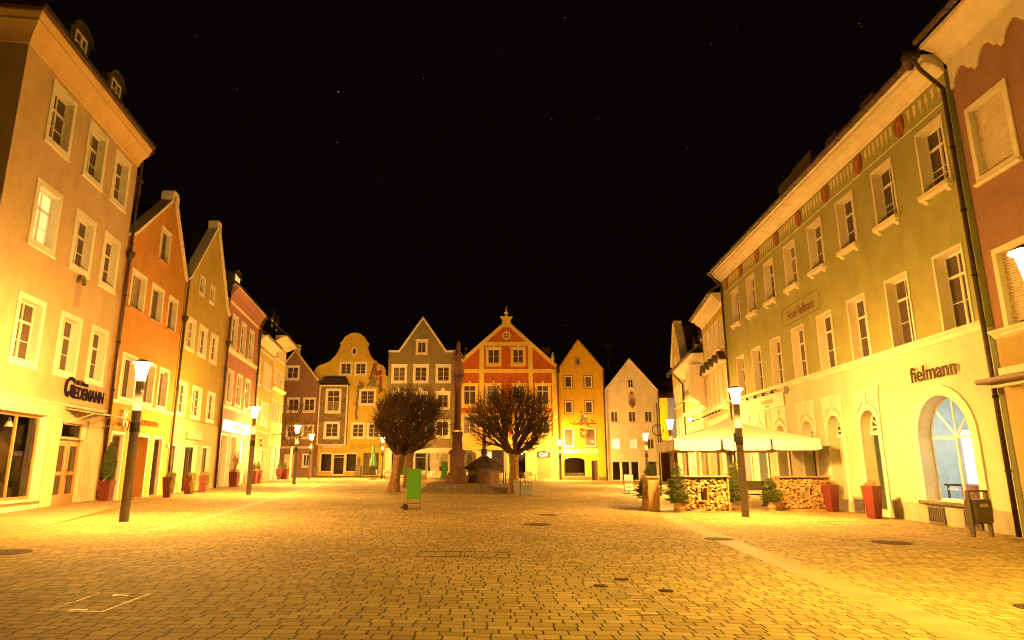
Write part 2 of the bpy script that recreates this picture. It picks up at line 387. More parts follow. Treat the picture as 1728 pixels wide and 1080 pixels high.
PR = random.Random(5)
class Bld:
    def __init__(s, label, loc, rotz, wm, name='town_house', flipL=None):
        s.root = empty(name, label, 'house', (loc[0], loc[1], 0), rotz); s.holes = []; s.wm = wm; s.L = flipL; s.th = .4
    def X(s, u): return s.L - u if s.L is not None else u
    def mid(s, u0, u1): return (s.X(u0) + s.X(u1)) / 2
    def win(s, u0, u1, z0, z1, trim=.12, **k):    # outer size of the painted surround
        if 'pane' not in k: k['pane'] = PR.choice([PANE, PANE, PANE, PANEC, NETC, PANE])
        x = s.mid(u0, u1); w_ = abs(u1 - u0) - 2 * trim; bt = trim if k.get('trimb', True) else 0
        h = z1 - z0 - trim - bt
        s.hole(x, z0 + bt, w_, h, k.get('rise', 0))
        return window(s.root, x, z0 + bt, round(w_, 3), round(h, 3), trim=trim, **k)
    def hole(s, x, z, w_, h, rise=0):
        s.holes.append([(x + a, z + b) for a, b in opening(w_, h, rise)])
    def wall(s, outline, th=None):
        th = th or s.th
        return MB().prism(outline, 0, th, s.holes).build('wall', s.wm, s.root)
    def wall_split(s, x0, x1, z0, zs, outline_up, low_mat):
        lo = [h for h in s.holes if max(p[1] for p in h) <= zs + .01]; up = [h for h in s.holes if h not in lo]
        MB().prism([(x0, z0), (x1, z0), (x1, zs), (x0, zs)], 0, s.th, lo).build('ground_floor_wall', low_mat, s.root)
        return MB().prism(outline_up, 0, s.th, up).build('wall', s.wm, s.root)
    def body(s, x0, x1, z1, depth=10, wm=None, z0=-.8):
        t = .4; m = MB(); a = s.th + .002
        m.box(x0, x0 + t, a, depth, z0, z1); m.box(x1 - t, x1, a, depth, z0, z1); m.box(x0 + t, x1 - t, depth - t, depth, z0, z1)
        m.box(x0 + t, x1 - t, a + 2.6, a + 2.7, z0, z1)          # inner wall so that lit rooms stay apart
        return m.build('side_wall', wm or s.wm, s.root)
    def eave_roof(s, x0, x1, z0, depth=10, rise=4.5, ov=.5, mt=None, th=.18, flat=.0):
        y1 = depth / 2; m = MB()
        m.sweepx([(-ov, z0), (y1, z0 + rise), (depth + .4, z0), (depth + .4, z0 - .01), (y1, z0 + rise - th * 1.5), (-ov, z0 - th)], x0, x1)
        r = m.build('roof', mt or TILED, s.root); return r
    def gable_ends(s, x0, x1, z0, depth, rise, th=.3):
        m = MB()
        for a in (x0, x1 - th): m.add([(xx, y, z) for xx in (a, a + th) for y, z in ((.402, z0), (depth, z0), (depth / 2, z0 + rise - .3))], [(0, 1, 2), (5, 4, 3), (0, 3, 4, 1), (1, 4, 5, 2), (2, 5, 3, 0)])
        return m.build('gable_wall', s.wm, s.root)
    def gable_roof(s, x0, xm, x1, ze, zp, depth=10, y0=.42, mt=None, th=.2):
        m = MB(); m.prism([(x0, ze), (xm, zp), (x1, ze), (x1, ze - th), (xm, zp - th * 1.6), (x0, ze - th)], y0, depth + .3)
        return m.build('roof', mt or TILED, s.root)
    def cornice(s, x0, x1, prof, name='cornice', mt=None):
        return MB().sweepx(prof, x0, x1).build(name, mt or CREAMT, s.root)
    def gutter(s, x0, x1, y, z, r=.08, mt=None):
        m = MB(); m.tube([(x0, y, z), (x1, y, z)], r, 8)
        k = x0 + .5
        while k < x1: m.tube([(k, y, z - .0), (k + .03, y, z)], r * 1.15, 8); k += 1.0
        return m.build('gutter', mt or COPPER, s.root)
    def pipe(s, pts, r=.06, mt=None, hopper=None):
        m = MB(); m.tube(pts, r, 8)
        for i in range(len(pts) - 1):
            a, b = Vector(pts[i]), Vector(pts[i + 1])
            if abs(a.z - b.z) > 3:
                for q in range(1, int(abs(a.z - b.z) / 1.9) + 1):
                    c = a.lerp(b, q * 1.9 / abs(a.z - b.z)); m.tube([c, c + Vector((0, 0, .07))], r * 1.25, 8)
        o = m.build('downpipe', mt or COPPER, s.root, smooth=True)
        if hopper: MB().lathe([(.06, -.35), (.1, -.22), (.17, -.05), (.19, 0), (.19, .07), (.17, .07), (.12, 0)], 10, hopper).build('hopper', mt or COPPER, o)
        return o
    def part(s, name, m, mt, parent=None, **k): return m.build(name, mt, parent or s.root, **k)
def room(b, x0, x1, z0, z1, d=2.4, y0=.42, mt=None, lamp=None, ls=0, col=(1, .8, .5)):
    m = MB(); mt = mt or PANEI; t = .03
    m.box(x0 - t, x1 + t, y0 + d, y0 + d + t, z0, z1); m.box(x0 - t, x0, y0, y0 + d, z0, z1); m.box(x1, x1 + t, y0, y0 + d, z0, z1)
    m.box(x0, x1, y0, y0 + d, z0 - t, z0); m.box(x0 - t, x1 + t, y0, y0 + d + t, z1, z1 + t)
    o = m.build('interior', mt, b.root)
    if ls:
        nmz = 'ceiling_lamp_%d_%d' % (int(ls * 10), int(col[2] * 100))
        em = MATS.get(nmz) or emitter(nmz, col, ls)
        MB().box((x0 + x1) / 2 - .3, (x0 + x1) / 2 + .3, y0 + d * .45, y0 + d * .6, z1 - .06, z1 - .02).build('ceiling_light', em, o)
    return o
def shopfront(b, x0, x1, z0, z1, cols=1, rec=.15, fm=None, glass=None, name='shop_window', trim=0, tp=.02, tm=None, fw=.07, door=None, transom=0, rise=0, fan=0, line=True):
    x = (x0 + x1) / 2; b.hole(x, z0, x1 - x0, z1 - z0, rise)
    o = window(b.root, x, z0, x1 - x0, z1 - z0, rec=rec, trim=trim, tp=tp, fm=fm or WHITE, tm=tm or WHITE, cols=cols, sill=0, pane=glass or GLASS, name=name, fw=fw, trans=transom, ucols=cols, trimb=False, rise=rise, fan=fan, line=line)
    return o
def glazed_door(b, x0, x1, z0, z1, mt, rec=.25, leafs=2, pane=None):
    x = (x0 + x1) / 2; b.hole(x, z0, x1 - x0, z1 - z0); w_ = x1 - x0; h = z1 - z0
    o = window(b.root, x, z0, w_, h, rec=rec, trim=0, tp=0, fm=mt, cols=leafs, sill=0, name='door', fw=.1, rows=1, trans=0); o.name = 'door'
    m = MB()
    for i in range(leafs):
        a = -w_ / 2 + w_ * i / leafs; c = a + w_ / leafs
        m.box(a + .1, c - .03, rec - .01, rec + .03, .1, .45).box(a + .1, c - .03, rec - .012, rec + .03, h * .5 - .06, h * .5 + .06).box(a + .1, a + .2, rec - .011, rec + .03, .45, h - .1).box(c - .13, c - .03, rec - .011, rec + .03, .45, h - .1).box(a + .2, c - .13, rec - .0105, rec + .03, h - .22, h - .1)
    m.build('door_leaves', mt, o); MB().tube([(.1, rec - .02, 1.0), (.1, rec - .07, 1.02), (.1, rec - .07, 1.25), (.1, rec - .02, 1.27)], .015, 6).build('handle', DARKM, o)
    return o
def door_leaf(b, x0, x1, z0, z1, mt, rec=.2, panels=(1, 3), glass=False, trim=0, tm=None, leafs=1):
    b.hole((x0 + x1) / 2, z0, x1 - x0, z1 - z0)
    m = MB(); m.box(x0, x1, rec + .03, rec + .08, z0, z1)
    nx, nz_ = panels[0] * leafs, panels[1]
    for i in range(nx + 1):
        xx = x0 + (x1 - x0) * i / nx; m.box(max(x0, xx - .05), min(x1, xx + .05), rec, rec + .03, z0, z1)
    for j in range(nz_ + 1):
        zz = z0 + (z1 - z0) * j / nz_; m.box(x0, x1, rec + .004, rec + .029, max(z0, zz - .06), min(z1, zz + .06))
    o = m.build('door', mt, b.root)
    MB().tube([(x1 - .14, rec - .03, z0 + 1.05), (x1 - .14, rec - .06, z0 + 1.05), (x1 - .14, rec - .06, z0 + 1.2), (x1 - .14, rec, z0 + 1.2)], .012, 6).build('handle', DARKM, o)
    if trim:
        t = MB(); scaled_ring(t, x1 - x0, z1 - z0, 0, trim, .01, -.03, .004, False); t.build('surround', tm or WHITE, o, ((x0 + x1) / 2, 0, z0))
    return o
def ellipse(cx, cz, rx, rz, n=16, rot=0):
    return [(cx + rx * cos(2 * pi * i / n) * cos(rot) - rz * sin(2 * pi * i / n) * sin(rot), cz + rx * cos(2 * pi * i / n) * sin(rot) + rz * sin(2 * pi * i / n) * cos(rot)) for i in range(n)]
def paint(b, name, polys):       # painted fresco pieces: [(material, outline)], each a hair in front of the one below
    root = None
    for i, (mt, ol) in enumerate(polys):
        m = MB(); y = -.004 - i * .0016; m.prism(ol, y, y + .0012 if i else -.001)
        o = m.build(name if root is None else 'painted_shape', mt, root or b.root)
        root = root or o
    return root
def roof_slope_dormer(b, x, z, w_=1.2, h=1.3, y=.5, arch=True, lit=False, front=None, roofm=None, depth=2.2):
    # dormer standing on the front roof slope
    front = front or SHEET; ol = opening(w_ + .3, h + .25, .35 if arch else 0, 0, -.1)
    if not arch: ol = [(-w_ / 2 - .15, -.1), (w_ / 2 + .15, -.1), (w_ / 2 + .15, h), (0, h + .65), (-w_ / 2 - .15, h)]
    inner = opening(w_ - .1, h - .1, 0, 0, .05)
    o = MB().prism(ol, 0, depth, [], True).build('dormer', front, b.root, (x, y + .03, z))
    r = MB()
    if arch: r.strip(arc(0, h - .2 + .0, w_ / 2 + .16, .4, 180, 0, 10), .05, -.12, depth)
    else: r.strip([(-w_ / 2 - .3, h - .12), (0, h + .66), (w_ / 2 + .3, h - .12)], .08, -.15, depth)
    r.build('dormer_roof', roofm or SHEET, o)
    wd = window(o, 0, .12, w_ - .2, h - .25, rec=-.05, trim=0, tp=0, cols=2, rows=2, sill=0, pane=LIT if lit else PANE)
    wd.location = (0, -.0, .12)
    return o
def chimney(b, roof, x, y, z, w_=.7, h=1.4, mt=None):
    m = MB(); m.box(x - w_ / 2, x + w_ / 2, y - .3, y + .3, z - 2, z + h); m.box(x - w_ / 2 - .06, x + w_ / 2 + .06, y - .36, y + .36, z + h + .002, z + h + .1)
    return m.build('chimney', mt or mat('brick_chimney', (.13, .055, .04), .9, 0, .1, .3, 8, .4, 20), roof)

# ------------------------------------------------------------------ ground
def sheet(name, poly, dz, mt, kind='structure', label=None):
    m = MB(); m.add([(x, y, gz(x, y) + dz) for x, y in poly], [tuple(range(len(poly)))]); o = m.build(name, mt); tag(o, kind=kind, label=label); return o
sheet('ground', [(-150, -60), (150, -60), (150, 260), (-150, 260)], 0, PAVING)
def ribbon(name, line, w0, dz, mt):
    m = MB(); L = [Vector(p) for p in line]; a = []
    for i, p in enumerate(L):
        d = (L[min(i + 1, len(L) - 1)] - L[max(0, i - 1)]).normalized(); nn = Vector((-d.y, d.x)) * w0 / 2
        a += [(p + nn), (p - nn)]
    m.add([(q.x, q.y, gz(q.x) + dz) for q in a], [(2 * i, 2 * i + 1, 2 * i + 3, 2 * i + 2) for i in range(len(L) - 1)])
    return tag(m.build(name, mt), kind='structure')
ribbon('gutter_strip_road', [(4.6, 1), (4.72, 6.8), (4.9, 10), (5.3, 16), (5.75, 21.3), (7, 30), (8.5, 40), (11.3, 62)], .52, .004, CONC)
ribbon('gutter_strip_path', [(-7.9, 15.8), (-8.6, 21.8), (-11.0, 38), (-13.7, 59)], .34, .004, CONC)
# raised pavement in front of the perfume shop, running out to nothing towards the camera
m = MB(); edge = [(-11.05, 16.9), (-11.35, 18.2), (-11.75, 19.8), (-12.2, 21.6), (-12.8, 23.4), (-13.6, 24.9), (-14.6, 25.3)]
hts = [.0, .03, .06, .085, .1, .11, .11]; inn = [(-13.75, 16.2), (-13.95, 18.2), (-14.15, 19.8), (-14.4, 21.6), (-14.7, 23.4), (-14.95, 24.9), (-15.0, 25.3)]
vs = []
for (ex, ey), h, (ix, iy) in zip(edge, hts, inn):
    d = Vector((ix - ex, iy - ey)).normalized() * .14
    vs += [(ex, ey, gz(ex) - .05), (ex, ey, gz(ex) + h + .006), (ex + d.x, ey + d.y, gz(ex) + h + .012), (ix, iy, gz(ix) + h + .02)]
m.add(vs, [(4 * i + k, 4 * i + 4 + k, 4 * i + 5 + k, 4 * i + 1 + k) for i in range(6) for k in range(3)])
tag(m.build('pavement', CONC), kind='structure')

# ------------------------------------------------------------------ left row
LD = Vector((sin(R(-8)), cos(R(-8)))); LR = R(98)
def lpos(u, base=(-14.9, 25.1)): return (base[0] + LD.x * u, base[1] + LD.y * u)
M_A = plaster('dimmed_peach_plaster', (.54, .39, .22)); M_B = plaster('orange_plaster', (.50, .235, .055)); M_C = plaster('ochre_plaster', (.46, .34, .075)); M_A2 = plaster('lit_cream_plaster', (.68, .56, .34))
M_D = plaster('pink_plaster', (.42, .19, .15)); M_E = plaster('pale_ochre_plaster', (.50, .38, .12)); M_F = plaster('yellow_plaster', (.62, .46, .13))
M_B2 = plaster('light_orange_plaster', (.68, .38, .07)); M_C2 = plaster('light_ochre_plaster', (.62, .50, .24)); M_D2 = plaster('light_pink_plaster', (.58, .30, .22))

# A: four storey peach house with a perfume shop
A = Bld('four storey peach corner house with a perfume shop and one lit window', (-13.9, 18), LR, M_A); X = A.X
for i, (u0, u1) in enumerate([(.38, 1.92), (2.87, 4.37), (5.07, 6.5)]):
    for j, (z0, z1) in enumerate([(4.5, 6.62), (8.14, 10.24), (11.52, 13.62)]):
        A.win(u0, u1, z0, z1, trim=.17, rec=.2, cols=2, trans=.34, rows=2, sill=.03, sd=.03, fw=.06, pane=LIT if (i, j) == (0, 1) else PANE)
shopfront(A, -.75, 3.05, .53, 3.15, cols=3, rec=.22, fm=WOODO, name='shop_window', fw=.11)
glazed_door(A, 3.98, 5.72, .16, 2.45, WOODO, rec=.14)
shopfront(A, 3.98, 5.72, 2.47, 3.02, cols=1, rec=.14, fm=WOODO, name='door_transom')
A.wall_split(-1.1, 7.15, -.6, 3.58, [(-1.1, 3.58), (7.15, 3.58), (7.15, 13.8), (-1.1, 13.8)], M_A2)  # upper plaster darker, ground floor lighter: lamp fall-off put into the colours
A.body(-1.1, 7.15, 14.6, 11)
for a, b_ in ((3.18, 3.9), (5.82, 7.1)):
    m = MB().box(a + .01, b_ - .01, -.03, -.001, .2, 3.15)
    for z in [.2 + .425 * i for i in range(7)]: m.box(a, b_, -.045, -.0305, z, z + .405)
    A.part('rusticated_pier', m, M_A2)
m = MB(); m.box(-1.1, 3.14, -.03, -.001, -.5, .46); m.sweepx([(-.06, .47), (-.14, .5), (-.14, .55), (0, .57), (0, .47)], -.8, 3.1); A.part('shop_sill', m, CREAMT)
m = MB(); m.sweepx([(0, 3.52), (-.05, 3.56), (-.05, 3.6), (-.09, 3.63), (0, 3.66)], -1.1, 7.13); A.part('string_course', m, CREAMT)
def corner_loft(prof, x1, x0, yend):
    m = MB(); n = len(prof); vs = []
    for f in (lambda o: (x1, -o), lambda o: (x0 - o, -o), lambda o: (x0 - o, yend)):
        vs += [(*f(o), z) for o, z in prof]
    fs = [(s_ * n + i, s_ * n + (i + 1) % n, (s_ + 1) * n + (i + 1) % n, (s_ + 1) * n + i) for s_ in (0, 1) for i in range(n)] + [tuple(range(n)), tuple(range(2 * n, 3 * n))]
    return m.add(vs, fs)
A.part('cornice', corner_loft([(-.02, 13.79), (.05, 13.82), (.09, 13.95), (.18, 14.12), (.34, 14.28), (.40, 14.34), (.40, 14.42), (.5, 14.56), (.5, 14.66), (-.02, 14.66)], 7.15, -1.1, 11), plaster('cornice_plaster', (.64, .44, .19)))
A.part('gutter', corner_loft([(.51, 14.61), (.62, 14.64), (.64, 14.77), (.51, 14.77)], 7.15, -1.1, 11), COPPER)
ra = A.part('roof', corner_loft([(.54, 14.7), (-2.0, 17.3), (-5.5, 18.2), (-5.5, 17.9), (-2.0, 17.0), (.3, 14.68)], 7.15, -1.1, 11), TILED)
for u in (1.0, 3.75): roof_slope_dormer(A, u, 0, .95, 1.0, y=-.3)
for o in A.root.children:
    if o.name.startswith('dormer'): o.location.z = 14.78
A.pipe([(7.22, -.55, 14.6), (7.22, -.12, 14.2), (7.22, -.12, 10.1), (7.22, -.12, -.2)], .065, hopper=(7.22, -.13, 10.0))
room(A, -.9, 3.4, .3, 3.5, ls=6, col=(1, .8, .4)); room(A, 3.7, 6.2, .1, 3.4, ls=.6)
m = MB()                                     # two spot lamps and goods in the window
NAVY = mat('navy_letters', (.02, .010, .03), .9, 0, .05, .1, 5, 0)
for u in (1.25, 2.35): MB().lathe([(.03, .3), (.05, .2), (.13, 0), (.12, 0), (.04, .18)], 12, (u, .75, 2.75)).build('spot_lamp', WHITE, A.root)
for i in range(9):
    u = -.2 + i * .36; h = random.uniform(.18, .5); m.lathe([(.05 + .04 * random.random(), 0), (.07, h * .6), (.03, h * .75), (.035, h)], 8, (u, .65 + .3 * random.random(), .57))
A.part('perfume_bottles', m, mat('amber_bottles', (.55, .32, .08), .15, 0, .5, .4, 9, 0))
m = MB(); m.lathe([(.22, 0), (.26, .25), (.15, .42), (.05, .5)], 10, (2.45, .8, .57), 1, .5); m.lathe([(.16, 0), (.2, .2), (.1, .33)], 10, (2.85, .75, .57), 1, .5); A.part('handbag', m, mat('checked_leather', (.28, .2, .12), .5, 0, .3, .5, 30, 0))
MB().box(.55, 1.15, 1.0, 1.03, 1.1, 2.35).build('display_poster', mat('amber_print', (.75, .5, .12), .6, 0, .2, .5, 5, 0), A.root)
# door canopy of glass on steel brackets
m = MB(); m.add([(3.95, -.02, 3.5), (7.0, -.02, 3.5), (7.0, -1.25, 3.28), (3.95, -1.25, 3.28), (3.95, -.02, 3.515), (7.0, -.02, 3.515), (7.0, -1.25, 3.295), (3.95, -1.25, 3.295)], [(0, 1, 2, 3), (7, 6, 5, 4), (0, 4, 5, 1), (2, 6, 7, 3), (1, 5, 6, 2), (0, 3, 7, 4)])
cn = A.part('canopy', m, GLASS); m = MB()
for u in (4.05, 5.5, 6.9): m.tube([(u, -.03, 3.46), (u, -1.25, 3.26)], .022, 6); m.tube([(u, -.03, 2.95), (u, -.95, 3.3)], .016, 6)
m.tube([(3.95, -1.26, 3.27), (7.0, -1.26, 3.27)], .025, 6); m.build('canopy_bracket', CREAMT, cn)
# lettering
sg = text('sign_letters', 'IEDEMANN', .58, NAVY, A.root, (5.5, -.045, 3.85), .012, 0, .84, offset=.016)
text('small_letters', 'PARFÜMERIE', .25, NAVY, sg, (-.63, .01, .47), .006, 0, .78, offset=.004)
m = MB(); m.strip([(4.36, 4.5), (4.1, 4.56), (3.86, 4.5), (3.74, 4.3), (3.73, 4.05), (3.84, 3.88), (4.0, 3.85), (4.1, 3.98)], .12, -.07, -.04); m.strip([(4.14, 4.3), (4.12, 4.0), (4.22, 3.86), (4.34, 3.98), (4.36, 4.3)], .09, -.07, -.04)
m.build('initial_letter', NAVY, sg, (-5.5, .05, -3.86))
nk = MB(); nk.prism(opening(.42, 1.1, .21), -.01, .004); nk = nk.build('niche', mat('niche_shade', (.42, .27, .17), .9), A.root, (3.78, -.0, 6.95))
m = MB(); m.strip(arc(0, .86, .24, .26, -10, 190, 12), .09, -.12, -.012); m.build('niche_arch', STONE, nk)

# B: orange gabled house with a luggage shop
B = Bld('orange gabled house with a luggage shop beside the peach corner house', lpos(.3), LR, M_B)
o_ = .3
for u0, u1 in [(.72, 2.35), (2.95, 4.5), (5.15, 6.5)]:
    B.win(u0 - o_, u1 - o_, 8.0, 9.65, trim=.12, rec=.2, cols=2, fm=mat('dull_frame', (.35, .24, .13), .6), sill=.05, sm=M_B, trimb=False)
for u0, u1 in [(.8, 2.4), (3.0, 4.55), (4.98, 6.35)]:
    B.win(u0 - o_, u1 - o_, 4.16, 6.1, trim=.13, rec=.2, cols=2, sill=0)
B.win(3.3 - o_, 4.6 - o_, 10.9, 12.5, trim=.11, rec=.15, cols=2, sill=.05, sm=M_B, trimb=False, fm=MATS['dull_frame'])
shopfront(B, .5, 1.6, .12, 2.8, rec=.1, fm=WOODO, trim=.11, name='shop_window')
shopfront(B, 2.15, 4.3, .1, 2.8, rec=1.6, line=False, fm=WOODO, trim=.12, name='shop_entrance', cols=2)
shopfront(B, 5.02, 6.1, .15, 2.8, rec=.1, fm=WOODO, trim=.11, name='shop_window')
ol = [(0, -.6), (7.0, -.6), (7.0, 10.9), (6.75, 11.05), (4.35, 13.95), (4.35, 14.45), (3.75, 14.45), (3.75, 13.95), (.25, 11.05), (0, 10.9)]
B.wall(ol); B.body(0, 7.0, 10.7, 10)
B.part('gable_coping', MB().strip([(0, 10.88), (.25, 11.05), (3.75, 13.95), (3.75, 14.45)][::1], .13, -.13, .42).strip([(3.75, 14.45), (4.35, 14.45)], .1, -.13, .42).strip([(4.35, 14.45), (4.35, 13.95), (6.75, 11.05), (7.0, 10.88)], .13, -.13, .42), WHITE)
rb = B.gable_roof(0, 4.05, 7.0, 10.9, 13.9); chimney(B, rb, 3.0, 1.6, 13.1, .9, 1.6)
m = MB(); m.box(0, 7.0, -.035, -.001, -.5, 3.98); 
pb = []   # painted lower storey in a lighter orange, in strips around the openings
m = MB()
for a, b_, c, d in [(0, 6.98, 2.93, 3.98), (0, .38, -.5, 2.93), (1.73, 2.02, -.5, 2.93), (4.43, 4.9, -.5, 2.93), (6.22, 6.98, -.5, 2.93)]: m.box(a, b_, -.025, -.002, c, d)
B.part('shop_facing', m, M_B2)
B.part('string_course', MB().sweepx([(0, 3.98), (-.05, 4.0), (-.09, 4.08), (-.09, 4.12), (0, 4.15)], 0, 7.0), WHITE)
GILT = mat('gilt_letters', (.30, .13, .02), .9, 0, .4, .1, 5, 0)
lt = text('sign_letters', 'KOFFERLADEN', .36, GILT, B.root, (4.15, -.045, 3.28), .012, 0, .86)
text('logo_letter', 'K', .85, mat('logo_pale', (.55, .47, .36), .5), lt, (-2.95, -.06, -.12), .06, 0, .95, offset=.03)
text('logo_letter', 'J', .42, mat('logo_red', (.3, .06, .05), .5), lt, (-2.62, -.13, -.2), .03, .2, 1, offset=.02)
PALETX = mat('pale_lettering', (.8, .76, .66), .6, 0, .2, .05, 5, 0)
for u in (1.05, 5.55):
    text('window_lettering', 'SINCE 1892', .1, PALETX, B.root, (u, .24, 2.45), .002); text('window_lettering', 'KOFFER', .12, PALETX, B.root, (u, .24, 2.25), .002)
text('window_lettering', 'K', .3, PALETX, B.root, (5.6, .28, 1.35), .004)
room(B, .05, 1.9, 0, 3, ls=.8); room(B, 4.6, 6.6, 0, 3, ls=.8); room(B, 2.0, 4.45, .0, 2.85, d=2.3, mt=M_B2)
B.pipe([(7.03, -.15, 11.0), (7.08, -.12, 9.1), (7.08, -.12, 4.0), (7.08, -.12, 1.0)], .06, hopper=(7.08, -.13, 9.0))
MB().box(6.6, 6.78, -.12, -.03, 2.4, 2.6).build('alarm_box', WHITE, B.root)

# C: ochre gabled house
C = Bld('ochre gabled house with three small shop openings between the orange and pink houses', lpos(7.45), LR, M_C); o_ = 7.45
for u0, u1 in [(8.0, 9.6), (10.25, 11.85), (12.5, 14.1)]: C.win(u0 - o_, u1 - o_, 7.56, 9.3, trim=.15, rec=.1, cols=2, rows=3, sill=.04, sd=.03)
for u0, u1 in [(7.7, 9.25), (10.1, 11.9), (12.95, 14.6)]: C.win(u0 - o_, u1 - o_, 4.07, 5.85, trim=.15, rec=.1, cols=2, rows=3, sill=.04, sd=.03)
for u0, u1 in [(9.5, 10.45), (11.55, 12.5)]: C.win(u0 - o_, u1 - o_, 10.9, 11.95, trim=.1, rec=.15, cols=1, sill=.03, sd=.03, fm=WOODD)
for u0, u1 in [(7.55, 8.8), (12.95, 14.4)]: C.hole((u0 + u1) / 2 - o_, .1, u1 - u0, 2.45); 
for u0, u1 in [(7.55, 8.8), (12.95, 14.4)]: window(C.root, (u0 + u1) / 2 - o_, .1, round(u1 - u0, 2), 2.45, rec=.15, trim=.1, cols=2, fm=WOODD, sill=0, name='shop_window', trimb=False, pane=PANE)
shopfront(C, 9.85 - o_, 11.8 - o_, .1, 2.55, cols=2, rec=.15, fm=WOODD, trim=.1)
ol = [(0, -.6), (8.45, -.6), (8.45, 11.05), (8.0, 11.25), (4.6, 15.3), (4.6, 15.8), (4.05, 15.8), (4.05, 15.3), (.4, 11.25), (0, 11.05)]
C.wall(ol); C.body(0, 8.45, 10.9, 10)
C.part('gable_coping', MB().strip([(0, 11.0), (.4, 11.25), (4.05, 15.3), (4.05, 15.8)], .13, -.13, .42).strip([(4.05, 15.8), (4.6, 15.8)], .1, -.13, .42).strip([(4.6, 15.8), (4.6, 15.3), (8.0, 11.25), (8.45, 11.0)], .13, -.13, .42), WHITE)
rc = C.gable_roof(0, 4.32, 8.45, 11.0, 15.2); chimney(C, rc, 3.0, 2.2, 14.3, 1.0, 1.5)
m = MB()
for a, b_, c, d in [(0, 8.43, 2.68, 3.9), (1.5, 2.25, -.5, 2.68), (4.5, 5.35, -.5, 2.68), (7.1, 8.43, -.5, 2.68)]: m.box(a, b_, -.022, -.002, c, d)
C.part('shop_facing', m, M_C2)
s_ = MB().box(9.7 - o_, 12.3 - o_, -.16, -.03, 2.93, 3.33).build('shop_sign', mat('tan_panel', (.45, .3, .13), .6), C.root)
text('sign_letters', 'beatic', .3, mat('lime_letters', (.5, .62, .1), .5), s_, (11.0 - o_, -.17, 3.05), .01)
room(C, 2.3, 4.6, 0, 2.9, ls=1.5, col=(1, .8, .5))
m = MB()                                  # wrought lattice gate in the doorway
for k in range(7): m.tube([(2.5 + .3 * k, .28, .15), (2.5 + .3 * k, .28, 2.4)], .014, 4)
for k in range(5): m.tube([(2.45, .27, .5 + .42 * k), (4.3, .27, .5 + .42 * k)], .012, 4)
C.part('iron_gate', m, DARKM)
C.pipe([(8.5, -.15, 11.0), (8.53, -.12, 9.5), (8.53, -.12, -.2)], .07, hopper=(8.53, -.13, 9.3))

# D: pink house, E: narrow pale ochre house, F: tall yellow house
D = Bld('pink three storey house with a white lit sign over its shop, in the left row', lpos(16.05), LR, M_D); o_ = 16.05
for u0, u1 in [(16.95, 18.55), (19.45, 21.05), (22.0, 23.6)]:
    D.win(u0 - o_, u1 - o_, 9.1, 11.5, trim=.16, rec=.16, cols=2, trans=.33, rows=2, sill=0)
    D.win(u0 - o_, u1 - o_, 5.48, 7.78, trim=.16, rec=.16, cols=2, trans=.33, rows=2, sill=0)
shopfront(D, .75, 2.35, .1, 3.45, rec=.3, fm=CREAMT, trim=.12, transom=.3, cols=1)
window(D.root, 3.95, .1, 1.4, 3.35, rec=.25, trim=.12, cols=1, trans=.3, fm=CREAMT, sill=0, name='shop_window', trimb=False, pane=PANEC); D.hole(3.95, .1, 1.4, 3.35)
window(D.root, 6.6, 1.9, 1.3, 1.5, rec=.1, trim=.1, cols=1, fm=WHITE, sill=.05, name='shop_window', pane=LITB); D.hole(6.6, 1.9, 1.3, 1.5)
D.wall([(0, -.6), (9.05, -.6), (9.05, 12.1), (0, 12.1)]); D.body(0, 9.05, 12.4, 10)
m = MB()
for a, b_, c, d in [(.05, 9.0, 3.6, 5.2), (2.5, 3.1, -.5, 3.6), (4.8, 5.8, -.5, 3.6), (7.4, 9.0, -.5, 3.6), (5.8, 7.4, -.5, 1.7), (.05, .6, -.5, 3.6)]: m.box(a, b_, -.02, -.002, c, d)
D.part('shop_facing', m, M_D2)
D.cornice(0, 9.05, [(0, 12.0), (-.08, 12.03), (-.1, 12.12), (0, 12.14)], 'string_course')
D.cornice(0, 9.05, [(0, 12.15), (-.06, 12.3), (-.2, 12.7), (-.42, 13.0), (-.42, 13.05), (0, 13.05)], 'cornice', M_D)
D.cornice(0, 9.1, [(-.42, 13.06), (-.5, 13.08), (-.5, 13.2), (0, 13.2), (0, 13.06)], 'cornice_edge', CREAMT)
for z in (5.33, 9.0): D.cornice(0, 9.05, [(0, z - .2), (-.05, z - .15), (-.12, z), (-.12, z + .06), (0, z + .08)], 'string_course')
rd = D.eave_roof(0, 9.05, 13.25, rise=4.2, ov=.5, mt=SHEET); D.gable_ends(0, 9.05, 12.4, 10, 4.6)
roof_slope_dormer(D, .9, 12.85, 1.5, 1.3, y=-.1, lit=True, roofm=SHEET)
lb = MB().box(.75, 7.6, -.2, -.03, 3.72, 4.42).build('shop_sign', emitter('light_box', (1, .93, .75), 1.3), D.root)
text('sign_letters', 'MYLTSTORE', .44, mat('gold_letters', (.4, .2, .03), .5), lb, (4.5, -.21, 3.9), .01, 0, 1.25)
D.pipe([(9.12, -.5, 13.1), (9.12, -.13, 12.3), (9.12, -.13, -.2)], .075, hopper=(9.12, -.14, 11.9))
room(D, .3, 2.9, 0, 3.5, ls=1.2)

